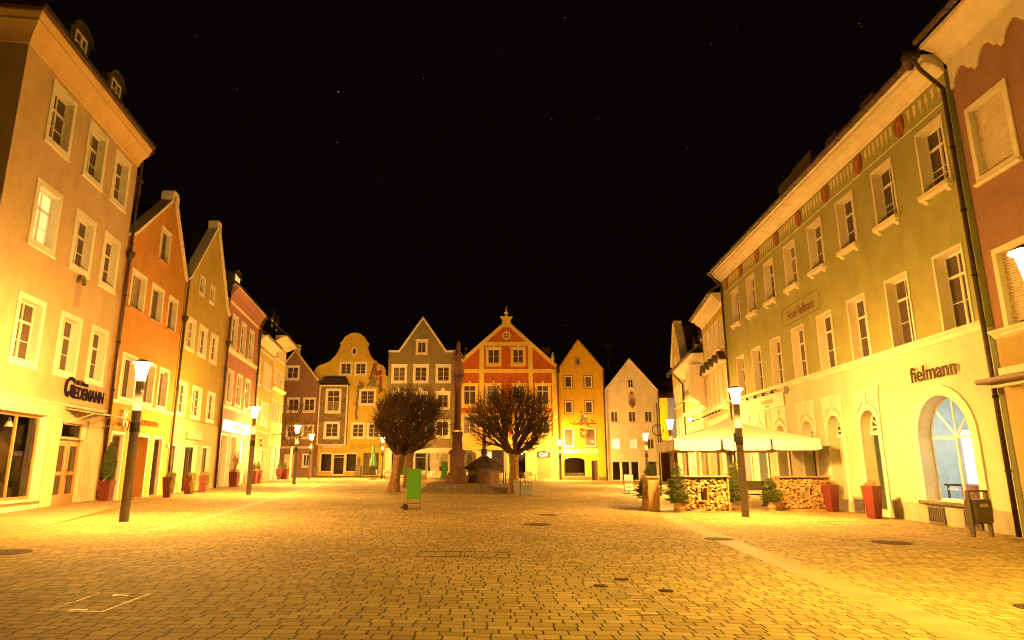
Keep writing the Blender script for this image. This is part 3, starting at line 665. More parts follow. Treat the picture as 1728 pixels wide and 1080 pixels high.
E_ = Bld('narrow pale ochre three storey house beside the pink house', lpos(25.3), LR, M_E); o_ = 25.3
for u0, u1 in [(25.65, 26.75), (27.9, 28.85), (29.05, 30.0), (30.2, 31.15)]:
    E_.win(u0 - o_, u1 - o_, 7.85, 9.95, trim=.1, rec=.12, cols=1, trans=.3, sill=.1, sd=.1)
    E_.win(u0 - o_, u1 - o_, 4.7, 6.7, trim=.1, rec=.12, cols=1, trans=.3, sill=0)
shopfront(E_, .5, 2.3, .5, 2.8, rec=.15, cols=2, trim=.08); shopfront(E_, 3.0, 4.1, .1, 2.8, rec=.25, cols=1, trim=.08); shopfront(E_, 4.5, 6.0, .5, 2.8, rec=.15, cols=1, trim=.08)
E_.wall([(0, -.6), (6.45, -.6), (6.45, 11.0), (0, 11.0)]); E_.body(0, 6.45, 11.2, 10)
E_.cornice(0, 6.45, [(0, 11.0), (-.1, 11.05), (-.3, 11.4), (-.55, 11.55), (-.55, 11.65), (0, 11.65)], mt=CREAMT)
E_.cornice(0, 6.45, [(0, 10.55), (-.07, 10.6), (-.07, 10.68), (0, 10.7)], 'string_course'); E_.cornice(0, 6.45, [(0, 4.1), (-.1, 4.15), (-.1, 4.25), (0, 4.28)], 'string_course')
E_.gutter(0, 6.45, -.62, 11.7, .09); re_ = E_.eave_roof(0, 6.45, 11.85, rise=4.6, ov=.55); E_.gable_ends(0, 6.45, 11.2, 10, 4.6)
text('sign_letters', 'CH', .6, DARKM, E_.root, (3.6, -.05, 3.35), .03); text('sign_letters', 'OPTIK', .3, DARKM, E_.root, (3.6, -.05, 3.02), .02)
room(E_, .2, 6.2, .1, 3, ls=2.5)
F_ = Bld('tall yellow house with a deep eave at the far end of the left row', lpos(31.9), LR, M_F)
for k in range(4):
    x0 = .6 + k * 1.3
    F_.win(x0, x0 + .95, 8.75, 10.1, trim=.08, rec=.1, cols=1, rows=2, sill=.03); F_.win(x0, x0 + .95, 11.0, 12.0, trim=.08, rec=.1, cols=1, rows=1, sill=.03)
    F_.win(x0, x0 + .95, 5.3, 7.3, trim=.08, rec=.1, cols=1, rows=2, sill=.03)
    F_.win(x0 - .02, x0 + .98, .2, 3.3, trim=.06, rec=.25, cols=1, rise=.4, sill=0, trimb=False, pane=LITB if k % 2 else PANEC)
F_.wall([(0, -.6), (5.9, -.6), (5.9, 12.4), (0, 12.4)]); F_.body(0, 5.9, 12.7, 10)
F_.cornice(-.1, 6.2, [(0, 12.4), (-.15, 12.45), (-.7, 12.75), (-.95, 12.8), (-.95, 12.9), (0, 12.9)], mt=CREAMT)
F_.cornice(0, 5.95, [(0, 8.1), (-.08, 8.15), (-.25, 8.35), (-.25, 8.42), (0, 8.46)], 'string_course')
F_.gutter(-.1, 6.2, -1.0, 12.95, .1); rf_ = F_.eave_roof(-.1, 6.2, 13.1, rise=4.6, ov=.95); F_.gable_ends(0, 5.9, 12.7, 10, 4.5)
roof_slope_dormer(F_, 1.5, 13.8, .8, 1.0, y=.7, arch=False, lit=True); roof_slope_dormer(F_, 3.6, 13.8, .8, 1.0, y=.7, arch=False, lit=True)
m = MB()
for x0, zz in ((1.2, 4.2), (3.6, 4.3)):
    m.tube([(x0, -.02, zz), (x0, -.9, zz)], .03, 6); m.tube([(x0, -.02, zz - .4), (x0, -.3, zz - .1), (x0, -.5, zz)], .02, 6); m.lathe([(.28, -.03), (.28, .03)], 12, (x0, -.75, zz - .45), .12, 1); m.tube([(x0, -.75, zz), (x0, -.75, zz - .2)], .015, 5)
F_.part('hanging_sign', m, DARKM)

# ------------------------------------------------------------------ back row
M_G = plaster('plum_plaster', (.27, .155, .105)); M_H = plaster('golden_plaster', (.60, .42, .06)); M_I = plaster('olive_plaster', (.24, .19, .085))
M_J = plaster('brick_red_plaster', (.40, .10, .02)); M_K = plaster('amber_plaster', (.62, .38, .03)); M_L = plaster('rose_plaster', (.80, .68, .49))
M_YT = plaster('yellow_trim', (.66, .48, .11)); M_CR = mat('cream_shop_front', (.62, .54, .36), .7)
BROWNT = mat('ochre_surround', (.30, .17, .05), .8)
# plum house in the corner
G = Bld('plum coloured gabled house with white windows at the far left corner, partly behind lamps', (-27.4, 80), 0, M_G); gx = -27.4
G.win(-25.75 - gx, -23.97 - gx, 11.9, 13.7, trim=.22, cols=2, rows=2, sill=.06)
for x0 in (-27.3, -25.3, -23.35): G.win(x0 - gx, x0 + 1.6 - gx, 7.9, 9.7, trim=.18, cols=2, rows=2, sill=.06)
for x0 in (-27.2, -25.2, -23.3): G.win(x0 - gx, x0 + 1.5 - gx, 4.7, 6.4, trim=.18, cols=2, rows=2, sill=.06)
door_leaf(G, -24.95 - gx, -23.95 - gx, .35, 2.6, WHITE, trim=.2, panels=(1, 2)); G.win(-23.0 - gx, -22.05 - gx, 1.3, 2.9, trim=.12, cols=2, sill=.04)
G.wall([(0, -.6), (5.7, -.6), (5.7, 11.8), (2.75, 15.45), (-.0, 11.8)]); G.body(0, 5.7, 11.6, 12)
G.part('gable_coping', MB().strip([(0, 11.8), (2.75, 15.45), (5.7, 11.8)], .18, -.15, .42), CREAMT)
rg = G.gable_roof(0, 2.75, 5.7, 11.8, 15.3, 12); chimney(G, rg, 2.6, 1.2, 15.0, .6, 1.4, CREAMT)
G.cornice(0, 5.7, [(0, 3.5), (-.1, 3.55), (-.1, 3.72), (0, 3.76)], 'string_course')

# golden house with a curved gable
H_ = Bld('golden house with a curved gable, a painted bay and a fresco of figures', (-22.62, 82), 0, M_H); hx = -22.62
def g5(cx, cy): return (-19.43 + (cx - 525) * .01586 - hx, 18.07 - (cy - 315) * .0159)
lp = [(300, 665), (318, 645), (318, 612), (340, 580), (365, 565), (385, 562), (440, 535), (485, 485), (510, 435), (522, 402)]
tp_ = [(522, 402), (545, 380), (565, 345), (600, 322), (635, 315), (668, 322), (700, 345), (722, 380), (745, 402)]
rp = [(745, 402), (742, 430), (762, 485), (800, 532), (845, 562), (872, 572), (893, 610), (893, 645), (905, 665)]
ol = [(9.42, -.6)] + [g5(*p) for p in rp[::-1]] + [g5(*p) for p in tp_[::-1]][1:-1] + [g5(*p) for p in lp[::-1]] + [(0, -.6)]
ol[1] = (9.42, ol[1][1]); ol[-2] = (0, ol[-2][1])
for x0, x1, z0, z1, rw in [(-19.53, -17.85, 12.7, 14.5, 3), (-17.65, -15.97, 12.7, 14.5, 3), (-16.85, -14.72, 8.92, 10.98, 3), (-17.69, -15.91, 4.77, 6.8, 3), (-15.68, -13.95, 4.77, 6.8, 3)]:
    H_.win(x0 - hx, x1 - hx, z0, z1, trim=.22, cols=2, rows=rw, sill=.05, rec=.1)
H_.holes.append(ellipse(-17.72 - hx, 15.85, .22, .42))
shopfront(H_, -21.3 - hx, -19.9 - hx, .75, 2.95, trim=.1, rec=.12); shopfront(H_, -19.8 - hx, -18.25 - hx, .3, 2.95, rec=.1, transom=.17, fw=.16); shopfront(H_, -18.15 - hx, -16.8 - hx, .75, 2.95, trim=.1, rec=.12)
door_leaf(H_, -15.2 - hx, -14.05 - hx, .3, 3.05, WOODD, rec=.35, panels=(2, 4)); H_.hole(-15.6 - hx, .3, .76, 2.75)
MB().box(-15.97 - hx, -15.23 - hx, .3, .36, .3, 3.05).build('gate_leaf', mat('green_gate', (.12, .10, .03), .7), H_.root)
H_.wall(ol); H_.body(0, 9.42, 11.2, 12); H_.gable_roof(.3, 4.85, 9.1, 11.2, 15.6, 12)
H_.part('gable_coping', MB().strip([g5(*p) for p in tp_], .2, -.16, .42), M_YT)
m = MB(); m.prism(ellipse(-17.72 - hx, 15.85, .4, .6), -.05, .004, [ellipse(-17.72 - hx, 15.85, .21, .41)]); ow = m.build('oval_window', WHITE, H_.root); MB().prism(ellipse(-17.72 - hx, 15.85, .22, .42), .12, .14).build('pane', PANE, ow)
bay = MB(); bx0, bx1 = -21.7 - hx, -18.12 - hx
bay.prism([(bx0, 3.98), (bx1, 3.98), (bx1, 11.35), (bx0, 11.35)], -.75, -.4, [[((bx0 + bx1) / 2 + a, z + b) for a, b in opening(1.5, 2.55)] for z in (8.15,)] + [[((bx0 + bx1) / 2 + a, z + b) for a, b in opening(1.5, 1.6)] for z in (4.98,)])
bay.box(bx0, bx0 + .1, -.398, -.002, 3.98, 11.35).box(bx1 - .1, bx1, -.398, -.002, 3.98, 11.35)
def fresco_mat():
    m, n, l, p = nm('bay_fresco'); tc = n.new('ShaderNodeTexCoord')
    a = n.new('ShaderNodeTexNoise'); a.inputs['Scale'].default_value = 2.2; a.inputs['Detail'].default_value = 5; a.inputs['Distortion'].default_value = 1.6; l.new(tc.outputs['Object'], a.inputs['Vector'])
    r = n.new('ShaderNodeValToRGB'); e = r.color_ramp.elements; e[0].position = .3; e[0].color = (.10, .085, .05, 1); e[1].position = .75; e[1].color = (.36, .22, .06, 1)
    k = e.new(.48); k.color = (.17, .125, .06, 1); k = e.new(.56); k.color = (.30, .19, .05, 1); k = e.new(.62); k.color = (.2, .14, .07, 1)
    l.new(a.outputs[0], r.inputs[0]); l.new(r.outputs[0], p.inputs['Base Color']); p.inputs['Roughness'].default_value = .85; return m
FRES = fresco_mat()
bo = bay.build('bay', FRES, H_.root)
m = MB(); m.box(bx0 - .03, bx0 + .14, -.78, -.752, 3.95, 11.4).box(bx1 - .14, bx1 + .03, -.78, -.752, 3.95, 11.4).box(bx0 + .142, bx1 - .142, -.79, -.752, 11.22, 11.4).box(bx0 + .142, bx1 - .142, -.79, -.752, 3.95, 4.08); m.build('bay_trim', WHITE, bo)
MB().sweepx([(-.74, 3.97), (-.5, 3.6), (0, 3.55), (0, 3.97)], bx0 + .7, bx1 - .5).build('bay_console', M_CR, bo)
m = MB(); cxm = (bx0 + bx1) / 2
vs = []; prof = [(1.98, -.98, 11.42), (1.93, -.93, 11.5), (1.72, -.8, 11.62), (1.62, -.72, 11.9), (1.5, -.6, 12.25), (1.28, -.4, 12.5), (1.15, -.3, 12.55)]
for hw, yy, z in prof: vs += [(cxm - hw, 0, z), (cxm - hw, yy, z), (cxm + hw, yy, z), (cxm + hw, 0, z)]
m.add(vs, [(4 * i + k, 4 * i + k + 1, 4 * i + 5 + k, 4 * i + 4 + k) for i in range(6) for k in range(3)] + [(24, 25, 26, 27), (0, 3, 2, 1)]); m.build('bay_roof', SHEET, bo)
for z, hh, rw in ((8.15, 2.55, 1), (4.98, 1.6, 3)):
    wv = window(bo, cxm, z, 1.5, hh, rec=.08, trim=.25, cols=2, rows=rw, trans=.3 if rw == 1 else 0, sill=.04); wv.location = (cxm, -.752, z)
m = MB(); [m.tube([(cxm - .72 + .09 * k, -.84, 8.2), (cxm - .72 + .09 * k, -.84, 9.3)], .014, 4) for k in range(17)]; m.tube([(cxm - .75, -.84, 9.3), (cxm + .75, -.84, 9.3)], .025, 5); m.build('window_railing', mat('pale_rail', (.5, .4, .22), .5), bo)
GOLDT = mat('painted_gold', (.36, .2, .04), .7)
text('sign_letters', 'guggemos', .85, GOLDT, H_.root, (-15.6 - hx, -.03, 3.68), .01, 0, 1.18)
FR, FB, FG, FS, FD = (mat('fresco_red', (.30, .06, .02), .9), mat('fresco_blue', (.16, .14, .13), .9), mat('fresco_green', (.20, .18, .05), .9), mat('fresco_skin', (.45, .27, .10), .9), mat('fresco_brown', (.20, .09, .03), .9))
def f9(cx, cy): return (-17.17 - hx + (cx - 0) * (82 / 1115 / 9) * 1.0, 15.28 - cy * .00855)   # crop pixels to wall metres
def Fz(pts): return [(p[0] * .0083 + (-17.72 - hx), 15.45 - p[1] * .0087) for p in pts]
paint(H_, 'fresco', [(FD, Fz([(385, 480), (440, 440), (475, 540), (440, 560), (400, 590), (400, 500)])), (FR, Fz([(320, 110), (355, 100), (368, 140), (350, 210), (300, 320), (270, 385), (235, 370), (270, 290), (290, 190)])), (FB, Fz([(310, 210), (350, 180), (365, 240), (345, 300), (330, 340), (300, 400), (230, 500), (215, 460), (290, 350), (295, 260)])),
    (FR, Fz([(345, 260), (420, 225), (455, 250), (440, 300), (450, 460), (420, 470), (395, 330), (350, 340)])), (FG, Fz([(290, 320), (380, 330), (400, 400), (430, 480), (260, 480), (300, 400)])), (FS, Fz([(290, 310), (360, 320), (440, 300), (450, 320), (370, 350), (340, 350)])), (FS, ellipse(*Fz([(340, 118)])[0], .17, .22)), (FS, ellipse(*Fz([(430, 205)])[0], .14, .2)), (FS, Fz([(460, 290), (480, 265), (498, 300), (470, 315)])), (FS, Fz([(355, 400), (385, 370), (410, 420), (395, 455), (360, 455)])),
    (FG, Fz([(130, 430), (165, 410), (180, 450), (150, 470)])), (FD, Fz([(75, 460), (115, 460), (120, 560), (60, 560)])), (FB, Fz([(90, 410), (115, 390), (150, 450), (190, 460), (130, 530), (120, 640), (90, 690), (100, 780), (85, 860), (105, 950), (65, 960), (55, 880), (65, 760), (45, 740), (70, 640), (85, 520), (110, 470)])), (FS, ellipse(*Fz([(148, 392)])[0], .1, .14)), (FS, Fz([(50, 520), (80, 490), (85, 510), (60, 580), (45, 570)])), (FG, Fz([(60, 600), (110, 590), (130, 640), (120, 700), (100, 660), (60, 680)]))])
room(H_, 1.1, 6.1, .3, 3.2, ls=2.2, col=(1, .7, .3))

# olive house
I_ = Bld('olive green house with a steep white edged gable behind the two left trees', (-12.78, 79), 0, M_I); ix = -12.78
for x0, x1 in [(-12.38, -10.46), (-9.7, -7.79), (-6.93, -5.03)]:
    I_.win(x0 - ix, x1 - ix, 11.4, 13.6, trim=.24, cols=2, rows=3, sill=.04, hood=.1, rec=.1)
    I_.win(x0 - ix + .07, x1 - ix - .07, 8.15, 10.2, trim=.24, cols=2, rows=2, sill=.04, rec=.1)
    I_.win(x0 - ix, x1 - ix, 4.74, 6.95, trim=.24, cols=2, rows=2, sill=.04, rec=.1)
    xc = (x0 + x1) / 2 - ix
    MB().prism([(xc - .95, 10.2), (xc + .95, 10.2), (xc + .95, 10.32), (xc + .3, 10.42), (xc, 10.85), (xc - .3, 10.42), (xc - .95, 10.32)], -.09, -.001).build('pediment', WHITE, I_.root)
I_.win(-9.44 - ix, -7.98 - ix, 14.93, 16.75, trim=.24, cols=2, rows=1, sill=.04, hood=.08, rec=.1)
shopfront(I_, .7, 2.7, .5, 3.0, rec=.15); shopfront(I_, 3.55, 4.95, .1, 3.0, rec=.3, fm=POLE, transom=.2, fw=.12); shopfront(I_, 5.05, 7.65, .75, 3.0, rec=.15, cols=1)
ol = [(0, -.6), (8.24, -.6), (8.24, 15.2), (7.03, 15.2), (4.16, 19.35), (1.35, 15.2), (0, 15.2)]
I_.wall(ol); I_.body(0, 8.24, 14.6, 12); I_.gable_roof(.6, 4.16, 7.7, 14.4, 19.0, 12)
I_.part('gable_coping', MB().strip([(0, 15.2), (1.35, 15.2), (4.16, 19.35), (7.03, 15.2), (8.24, 15.2)], .22, -.2, .42), WHITE)
m = MB()
for a, b_, c, d in [(0, 8.24, 3.02, 3.3), (0, .68, -.5, 3.02), (2.72, 3.53, -.5, 3.02), (7.67, 8.24, -.5, 3.02), (5.05, 7.65, -.5, .74), (.7, 2.7, -.5, .49)]: m.box(a, b_, -.03, -.002, c, d)
I_.part('shop_facing', m, M_CR); I_.cornice(0, 8.24, [(0, 3.3), (-.1, 3.33), (-.22, 3.42), (-.22, 3.5), (0, 3.55)], 'string_course', WHITE)
m = MB(); m.box(5.4, 6.2, .5, .55, .8, 2.9); m.strip([(6.5, .8), (6.45, 1.8), (6.7, 2.9)], .3, .5, .6); I_.part('shop_curtain', m, mat('linen', (.55, .45, .3), .8))
m = MB(); m.box(5.2, 7.5, .6, .62, 1.35, 2.95); I_.part('blind', m, mat('olive_blind', (.35, .3, .12), .8))
room(I_, .2, 7.9, .3, 3.2, ls=3.2, col=(1, .72, .3))

# red house with yellow framing
J = Bld('wide brick red house with yellow framing, a finial on its gable and a cafe door', (-4.45, 77), 0, M_J); jx = -4.45
J.cols = [(-3.6, -1.65), (-.82, 1.13), (2.35, 4.2), (5.13, 7.03)]
def J_win(x0, x1, z0, z1, **k):
    o = J.win(x0 - jx, x1 - jx, z0, z1, trim=.26, rec=.12, tm=M_YT, sill=.12, sd=.1, tp=.05, **k); xc = (x0 + x1) / 2 - jx; hw = (x1 - x0) / 2
    m = MB(); m.box(-hw - .1, hw + .1, -.1, -.051, z1 - z0 - .46, z1 - z0 - .26 + .02).box(-.14, .14, -.13, -.052, z1 - z0 - .24, z1 - z0 - .02)
    m.build('window_head', M_YT, o)
for x0, x1 in J.cols:
    J_win(x0, x1, 8.35, 11.1, cols=2, trans=.3); J_win(x0, x1, 4.9, 7.5, cols=2, trans=.3)
for x0, x1 in [(-.72, 1.15), (2.28, 4.08)]: J_win(x0, x1, 13.3, 15.5, cols=2, rows=2)
J.holes.append(ellipse(1.78 - jx, 16.9, .33, .33))
for x0, x1 in [(-3.34, -1.84), (-.7, .92)]: shopfront(J, x0 - jx, x1 - jx, 1.0, 3.13, cols=2, rec=.3, rise=.35, fm=DARKM, transom=.0, glass=MINT if x0 > -2 else PANEC)
shopfront(J, 2.3 - jx, 3.94 - jx, .05, 3.13, cols=1, rec=.3, rise=.35, fm=DARKM)
OLD = mat('olive_door', (.26, .17, .05), .5, 0, .3, .1, 8, .1, 40)
door_leaf(J, 5.25 - jx, 6.82 - jx, .05, 2.4, OLD, rec=.2, panels=(3, 3), leafs=1)
J.hole(6.035 - jx, 2.42, 1.57, .74, .22); m = MB(); m.prism([(a + 6.035 - jx, b + 2.42) for a, b in opening(1.57, .74, .22)], .2, .24); dp = m.build('sign_panel', mat('black_board', (.03, .022, .012), .5), J.root)
text('sign_letters', 'Café', .6, emitter('lit_letters', (1, .85, .5), 2.2), dp, (6.0 - jx, .17, 2.55), .01, .25, .9)
ol = [(0, -.6), (12.3, -.6), (12.3, 13.3), (11.9, 13.45), (6.75, 18.2), (6.75, 19.2), (5.7, 19.2), (5.7, 18.2), (.4, 13.45), (0, 13.3)]
J.wall(ol); J.body(0, 12.3, 13, 12); rj_ = J.gable_roof(0, 6.23, 12.3, 13.2, 18.3, 12); chimney(J, rj_, 11.2, 2.5, 13.5, .9, 2.2)
m = MB().strip([(0, 12.95), (.4, 13.1), (5.95, 18.05)], .42, -.12, .42).strip([(6.5, 18.05), (11.9, 13.1), (12.3, 12.95)], .42, -.12, .42)
m.box(5.7, 6.75, -.14, .43, 17.95, 18.9); m.prism([(5.7, 18.9), (6.75, 18.9), (6.98, 19.2), (6.98, 19.28), (5.47, 19.28), (5.47, 19.2)], -.25, .5); J.part('gable_coping', m, M_YT)
J.part('finial', MB().lathe([(.3, 0), (.3, .1), (.15, .15), (.12, .25), (.24, .4), (.3, .5), (.15, .62), (.05, 1.15), (0.01, 1.35)], 10, (6.22, .1, 19.28)), M_CR)
J.part('small_finial', MB().lathe([(.25, 0), (.25, .15), (.14, .25), (.26, .6), (.2, .8), (.04, 1.4)], 10, (11.8, .1, 13.5)), M_CR)
m = MB(); y0, y1 = -.045, -.001
m.box(3.1, 9.3, y0, y1, 15.66, 16.12).box(2.95, 3.5, y0, y1, 12.82, 15.64).box(8.85, 9.35, y0, y1, 12.82, 15.64).box(.05, 12.2, y0, y1, 12.35, 12.8)
m.box(2.95, 3.5, y0, y1, 4.85, 12.33).box(8.85, 9.35, y0, y1, 4.85, 12.33).box(.05, .6, y0, y1, 4.85, 12.33).box(11.65, 12.25, y0, y1, 4.85, 12.33)
J.part('yellow_framing', m, M_YT)
m = MB(); m.prism(ellipse(6.23, 16.9, .5, .5, 20), -.08, .004, [ellipse(6.23, 16.9, .32, .32, 20)])
for a, b_ in ((0, .5), (0, -.5), (.5, 0), (-.5, 0)): m.box(6.23 + a - .1, 6.23 + a + .1, -.1, -.082, 16.9 + b_ - .1, 16.9 + b_ + .1)
rw = m.build('round_window', M_YT, J.root); MB().prism(ellipse(6.23, 16.9, .33, .33), .1, .12).build('pane', PANE, rw)
m = MB(); m.box(6.2, 6.26, .05, .1, 16.6, 17.2).box(5.93, 6.2, .051, .099, 16.87, 16.93).box(6.26, 6.53, .051, .099, 16.87, 16.93); m.build('glazing_bar', WHITE, rw)
# yellow ashlar ground floor, strips around the openings
def ashlar():
    m, n, l, p = nm('yellow_ashlar'); tc = n.new('ShaderNodeTexCoord'); s = n.new('ShaderNodeSeparateXYZ'); c = n.new('ShaderNodeCombineXYZ')
    l.new(tc.outputs['Object'], s.inputs[0]); l.new(s.outputs[0], c.inputs[0]); l.new(s.outputs[2], c.inputs[1])
    b = n.new('ShaderNodeTexBrick'); b.inputs['Scale'].default_value = 1; b.inputs['Brick Width'].default_value = .9; b.inputs['Row Height'].default_value = .4; b.inputs['Mortar Size'].default_value = .018
    b.inputs['Color1'].default_value = (.62, .47, .14, 1); b.inputs['Color2'].default_value = (.55, .41, .12, 1); b.inputs['Mortar'].default_value = (.34, .24, .06, 1)
    l.new(c.outputs[0], b.inputs['Vector']); l.new(b.outputs[0], p.inputs['Base Color']); p.inputs['Roughness'].default_value = .85
    bp = n.new('ShaderNodeBump'); bp.invert = True; bp.inputs['Distance'].default_value = .03; l.new(b.outputs['Fac'], bp.inputs['Height']); l.new(bp.outputs[0], p.inputs['Normal']); return m
AS = ashlar(); m = MB(); holes = []
for xc, z0, w_, h, r_ in [(-2.59, 1.0, 1.5, 2.13, .35), (.11, 1.0, 1.62, 2.13, .35), (3.12, .05, 1.64, 3.08, .35), (6.035, .05, 1.57, 3.11, .22)]: holes.append([(a + xc - jx, b + z0) for a, b in opening(w_, h, r_)])
J.part('stone_facing', MB().prism([(0.02, -.4), (12.25, -.4), (12.25, 3.35), (.02, 3.35)], -.05, -.002, holes), AS)
J.part('string_course', MB().sweepx([(0, 3.36), (-.12, 3.4), (-.12, 3.5), (-.05, 3.55), (-.05, 3.9), (-.2, 3.98), (-.2, 4.05), (-.06, 4.1), (-.06, 4.65), (-.14, 4.7), (-.14, 4.82), (0, 4.84)], .02, 12.25), M_YT)
J.pipe([(12.25, -.15, 13.3), (12.38, -.12, 12.6), (12.38, -.12, -.2)], .07)
room(J, .3, 4.2, .8, 3.3, ls=5, col=(.9, 1, .9)); room(J, 6.4, 9.3, 0, 3.3, ls=1.5)

# amber house
K = Bld('narrow amber yellow gabled house with a painted rider and an arched shop window', (7.97, 75), 0, M_K); kx = 7.97
for x0, x1 in [(8.33, 9.49), (10.66, 11.81)]:
    for z0, z1 in [(10.2, 11.84), (7.25, 8.9)]:
        K.win(x0 - kx, x1 - kx, z0, z1, trim=.13, tm=BROWNT, rec=.04, cols=1, sill=0, fw=.12)
for x0, x1 in [(8.1, 9.46), (10.62, 12.0)]: K.win(x0 - kx, x1 - kx, 3.5, 5.77, trim=.08, tm=BROWNT, rec=.04, cols=1, sill=.04, fw=.12, rise=.15, pane=PANE)
K.win(9.78 - kx, 10.38 - kx, 12.95, 13.95, trim=.1, tm=BROWNT, rec=.06, cols=1, sill=0)
shopfront(K, 8.15 - kx, 10.62 - kx, .3, 2.42, rec=.2, rise=.45, fm=BROWNT, fw=.06); door_leaf(K, 11.3 - kx, 12.04 - kx, -.2, 2.04, WOODD, rec=.2, panels=(2, 3))
K.wall([(0, -.8), (4.97, -.8), (4.97, 12.5), (2.2, 15.9), (-.2, 12.6), (0, 12.5)][:4] + [(-.0, 12.7)]); K.body(0, 4.97, 12.3, 11)
K.part('gable_coping', MB().strip([(-.1, 12.6), (2.2, 15.9), (5.05, 12.4)], .12, -.12, .42), BROWNT); K.gable_roof(0, 2.2, 4.97, 12.4, 15.7, 11)
pl = MB().box(8.13 - kx, 12.2 - kx, -.04, -.002, 2.88, 3.34).build('sign_board', mat('ivory_board', (.72, .62, .36), .6), K.root)
text('sign_letters', 'Christa Kriesmair', .4, mat('faded_letters', (.5, .34, .08), .6), pl, (10.17 - kx, -.045, 2.98), .006, 0, 1.15); text('sign_letters', 'MODE & DEKO', .2, MATS['faded_letters'], pl, (10.15 - kx, -.008, 2.66), .006, 0, 1.2)
def Fk(pts): return [((p[0] / 6.75) * .0667 + 8.02 - kx - .02, 7.85 - (p[1] - 205) * .00997) for p in pts]
paint(K, 'fresco', [(FD, Fk([(95, 360), (140, 370), (150, 335), (165, 370), (230, 345), (330, 360), (410, 355), (405, 380), (330, 380), (150, 385), (100, 375)])), (FB, Fk([(225, 285), (250, 265), (300, 295), (305, 330), (270, 350), (235, 340)])), (FD, Fk([(215, 320), (240, 310), (235, 400), (215, 395)])), (FR, Fk([(300, 330), (320, 380), (330, 405), (300, 400), (280, 360)])), (FS, ellipse(*Fk([(240, 258)])[0], .1, .14)), (FD, Fk([(222, 245), (235, 208), (252, 245)])), (WHITE, Fk([(265, 265), (300, 290), (295, 305), (262, 285)])), (FR, Fk([(205, 430), (240, 420), (310, 450), (300, 510), (260, 545), (215, 525)])), (FS, Fk([(230, 460), (290, 460), (275, 500), (240, 500)])), (FD, Fk([(340, 345), (345, 325), (375, 330), (370, 352)])), (FS, Fk([(200, 455), (225, 450), (225, 460), (200, 470)]))])
K.part('stone_base', MB().box(0, 3.25, -.04, -.002, -.6, .27).box(4.1, 4.97, -.04, -.002, -.6, .27), STONE)
m = MB(); [m.lathe([(.05, 0), (.1, .1), (.1, .3), (.05, .35)], 8, (.4 + .2 * k, .6, .35)) for k in range(11)]; K.part('window_display', m, mat('white_ware', (.7, .6, .4), .3))
room(K, .1, 2.9, .2, 2.7, ls=2.5, col=(1, .75, .35))
K.pipe([(5.07, -.12, 12.3), (5.07, -.12, -.3)], .06)

# rose white house
W_ = Bld('pale rose gabled house with an oval painted saint and two lit windows', (13.12, 75), 0, M_L); wx = 13.12
W_.win(15.75 - wx, 16.6 - wx, 10.27, 11.42, trim=.12, cols=2, rows=2, sill=.05)
for x0, x1 in [(13.58, 14.7), (15.63, 16.75), (17.5, 18.62)]: W_.win(x0 - wx, x1 - wx, 6.26, 7.72, trim=.13, cols=2, sill=.05, pane=PANEC, fw=.07)
for x0, x1, pn in [(13.6, 14.72, LITB), (15.61, 16.72, LIT), (17.6, 18.7, PANEC)]: W_.win(x0 - wx, x1 - wx, 3.2, 4.62, trim=.13, cols=2, sill=.05, pane=pn, fw=.07)
shopfront(W_, 13.65 - wx, 14.6 - wx, -.15, 1.95, rec=.15, trim=.08); shopfront(W_, 14.75 - wx, 15.65 - wx, -.2, 1.95, rec=.15, trim=.06); shopfront(W_, 15.8 - wx, 16.7 - wx, -.15, 1.95, rec=.15, trim=.08); shopfront(W_, 17.75 - wx, 18.8 - wx, -.2, 1.95, rec=.2, trim=.08)
W_.wall([(0, -.9), (6.1, -.9), (6.1, 9.9), (3.0, 13.6), (0, 9.9)]); W_.body(0, 6.1, 9.7, 11); W_.gable_roof(0, 3.0, 6.1, 9.85, 13.4, 11)
W_.part('gable_coping', MB().strip([(-.05, 9.9), (3.0, 13.6), (6.15, 9.9)], .12, -.14, .42), WHITE)
def Fw(pts): return [(3.13 + (p[0] - 330) * .0136, 8.95 - (p[1] - 855) * .0139) for p in pts]
paint(W_, 'painted_oval', [(mat('oval_rim', (.45, .28, .12), .8), ellipse(3.13, 8.95, .46, .98, 24)), (mat('oval_ground', (.62, .42, .22), .8), ellipse(3.13, 8.95, .42, .93, 24)), (FB, Fw([(315, 850), (335, 835), (355, 860), (345, 900), (315, 905), (300, 890)])), (FR, Fw([(335, 890), (350, 870), (355, 900), (330, 920), (318, 912)])), (FS, Fw([(310, 820), (330, 800), (345, 825), (335, 845), (315, 850)])), (FS, ellipse(3.05, 9.45, .14, .18)), (FR, Fw([(315, 790), (335, 788), (340, 805), (312, 808)]))])
room(W_, .2, 3.9, -.3, 2.3, ls=2.0); room(W_, 4.2, 5.9, -.3, 2.3, ls=1.2)
W_.pipe([(6.2, -.15, 9.9), (6.2, -.12, 9.2), (6.2, -.12, -.4)], .07)
# orange house seen through the alley
V = Bld('orange house with a large red tiled roof, at the back of the alley', (22.5, 90), 0, plaster('bright_orange_plaster', (.62, .22, .04)))
V.win(2.0, 3.6, 8.0, 10.0, trim=.3, cols=2, sill=.05); V.win(.5, 1.8, 8.0, 10.0, trim=.2, cols=2, sill=.05); V.win(2.0, 3.6, 4.0, 6.0, trim=.3, cols=2, sill=.05)
V.wall([(0, -1), (9, -1), (9, 11.4), (0, 11.4)]); V.body(0, 9, 12.2, 15); V.cornice(-.2, 9, [(0, 11.4), (-.6, 12.3), (-.6, 12.5), (0, 12.5)], mt=TILED)
V.eave_roof(-.3, 9.2, 12.7, 15, 5.2, .7, TILE); V.gable_ends(0, 9, 12.2, 15, 5.4)
roof_slope_dormer(V, 3.0, 12.9, 1.3, 1.3, y=.6, arch=False, front=WHITE)

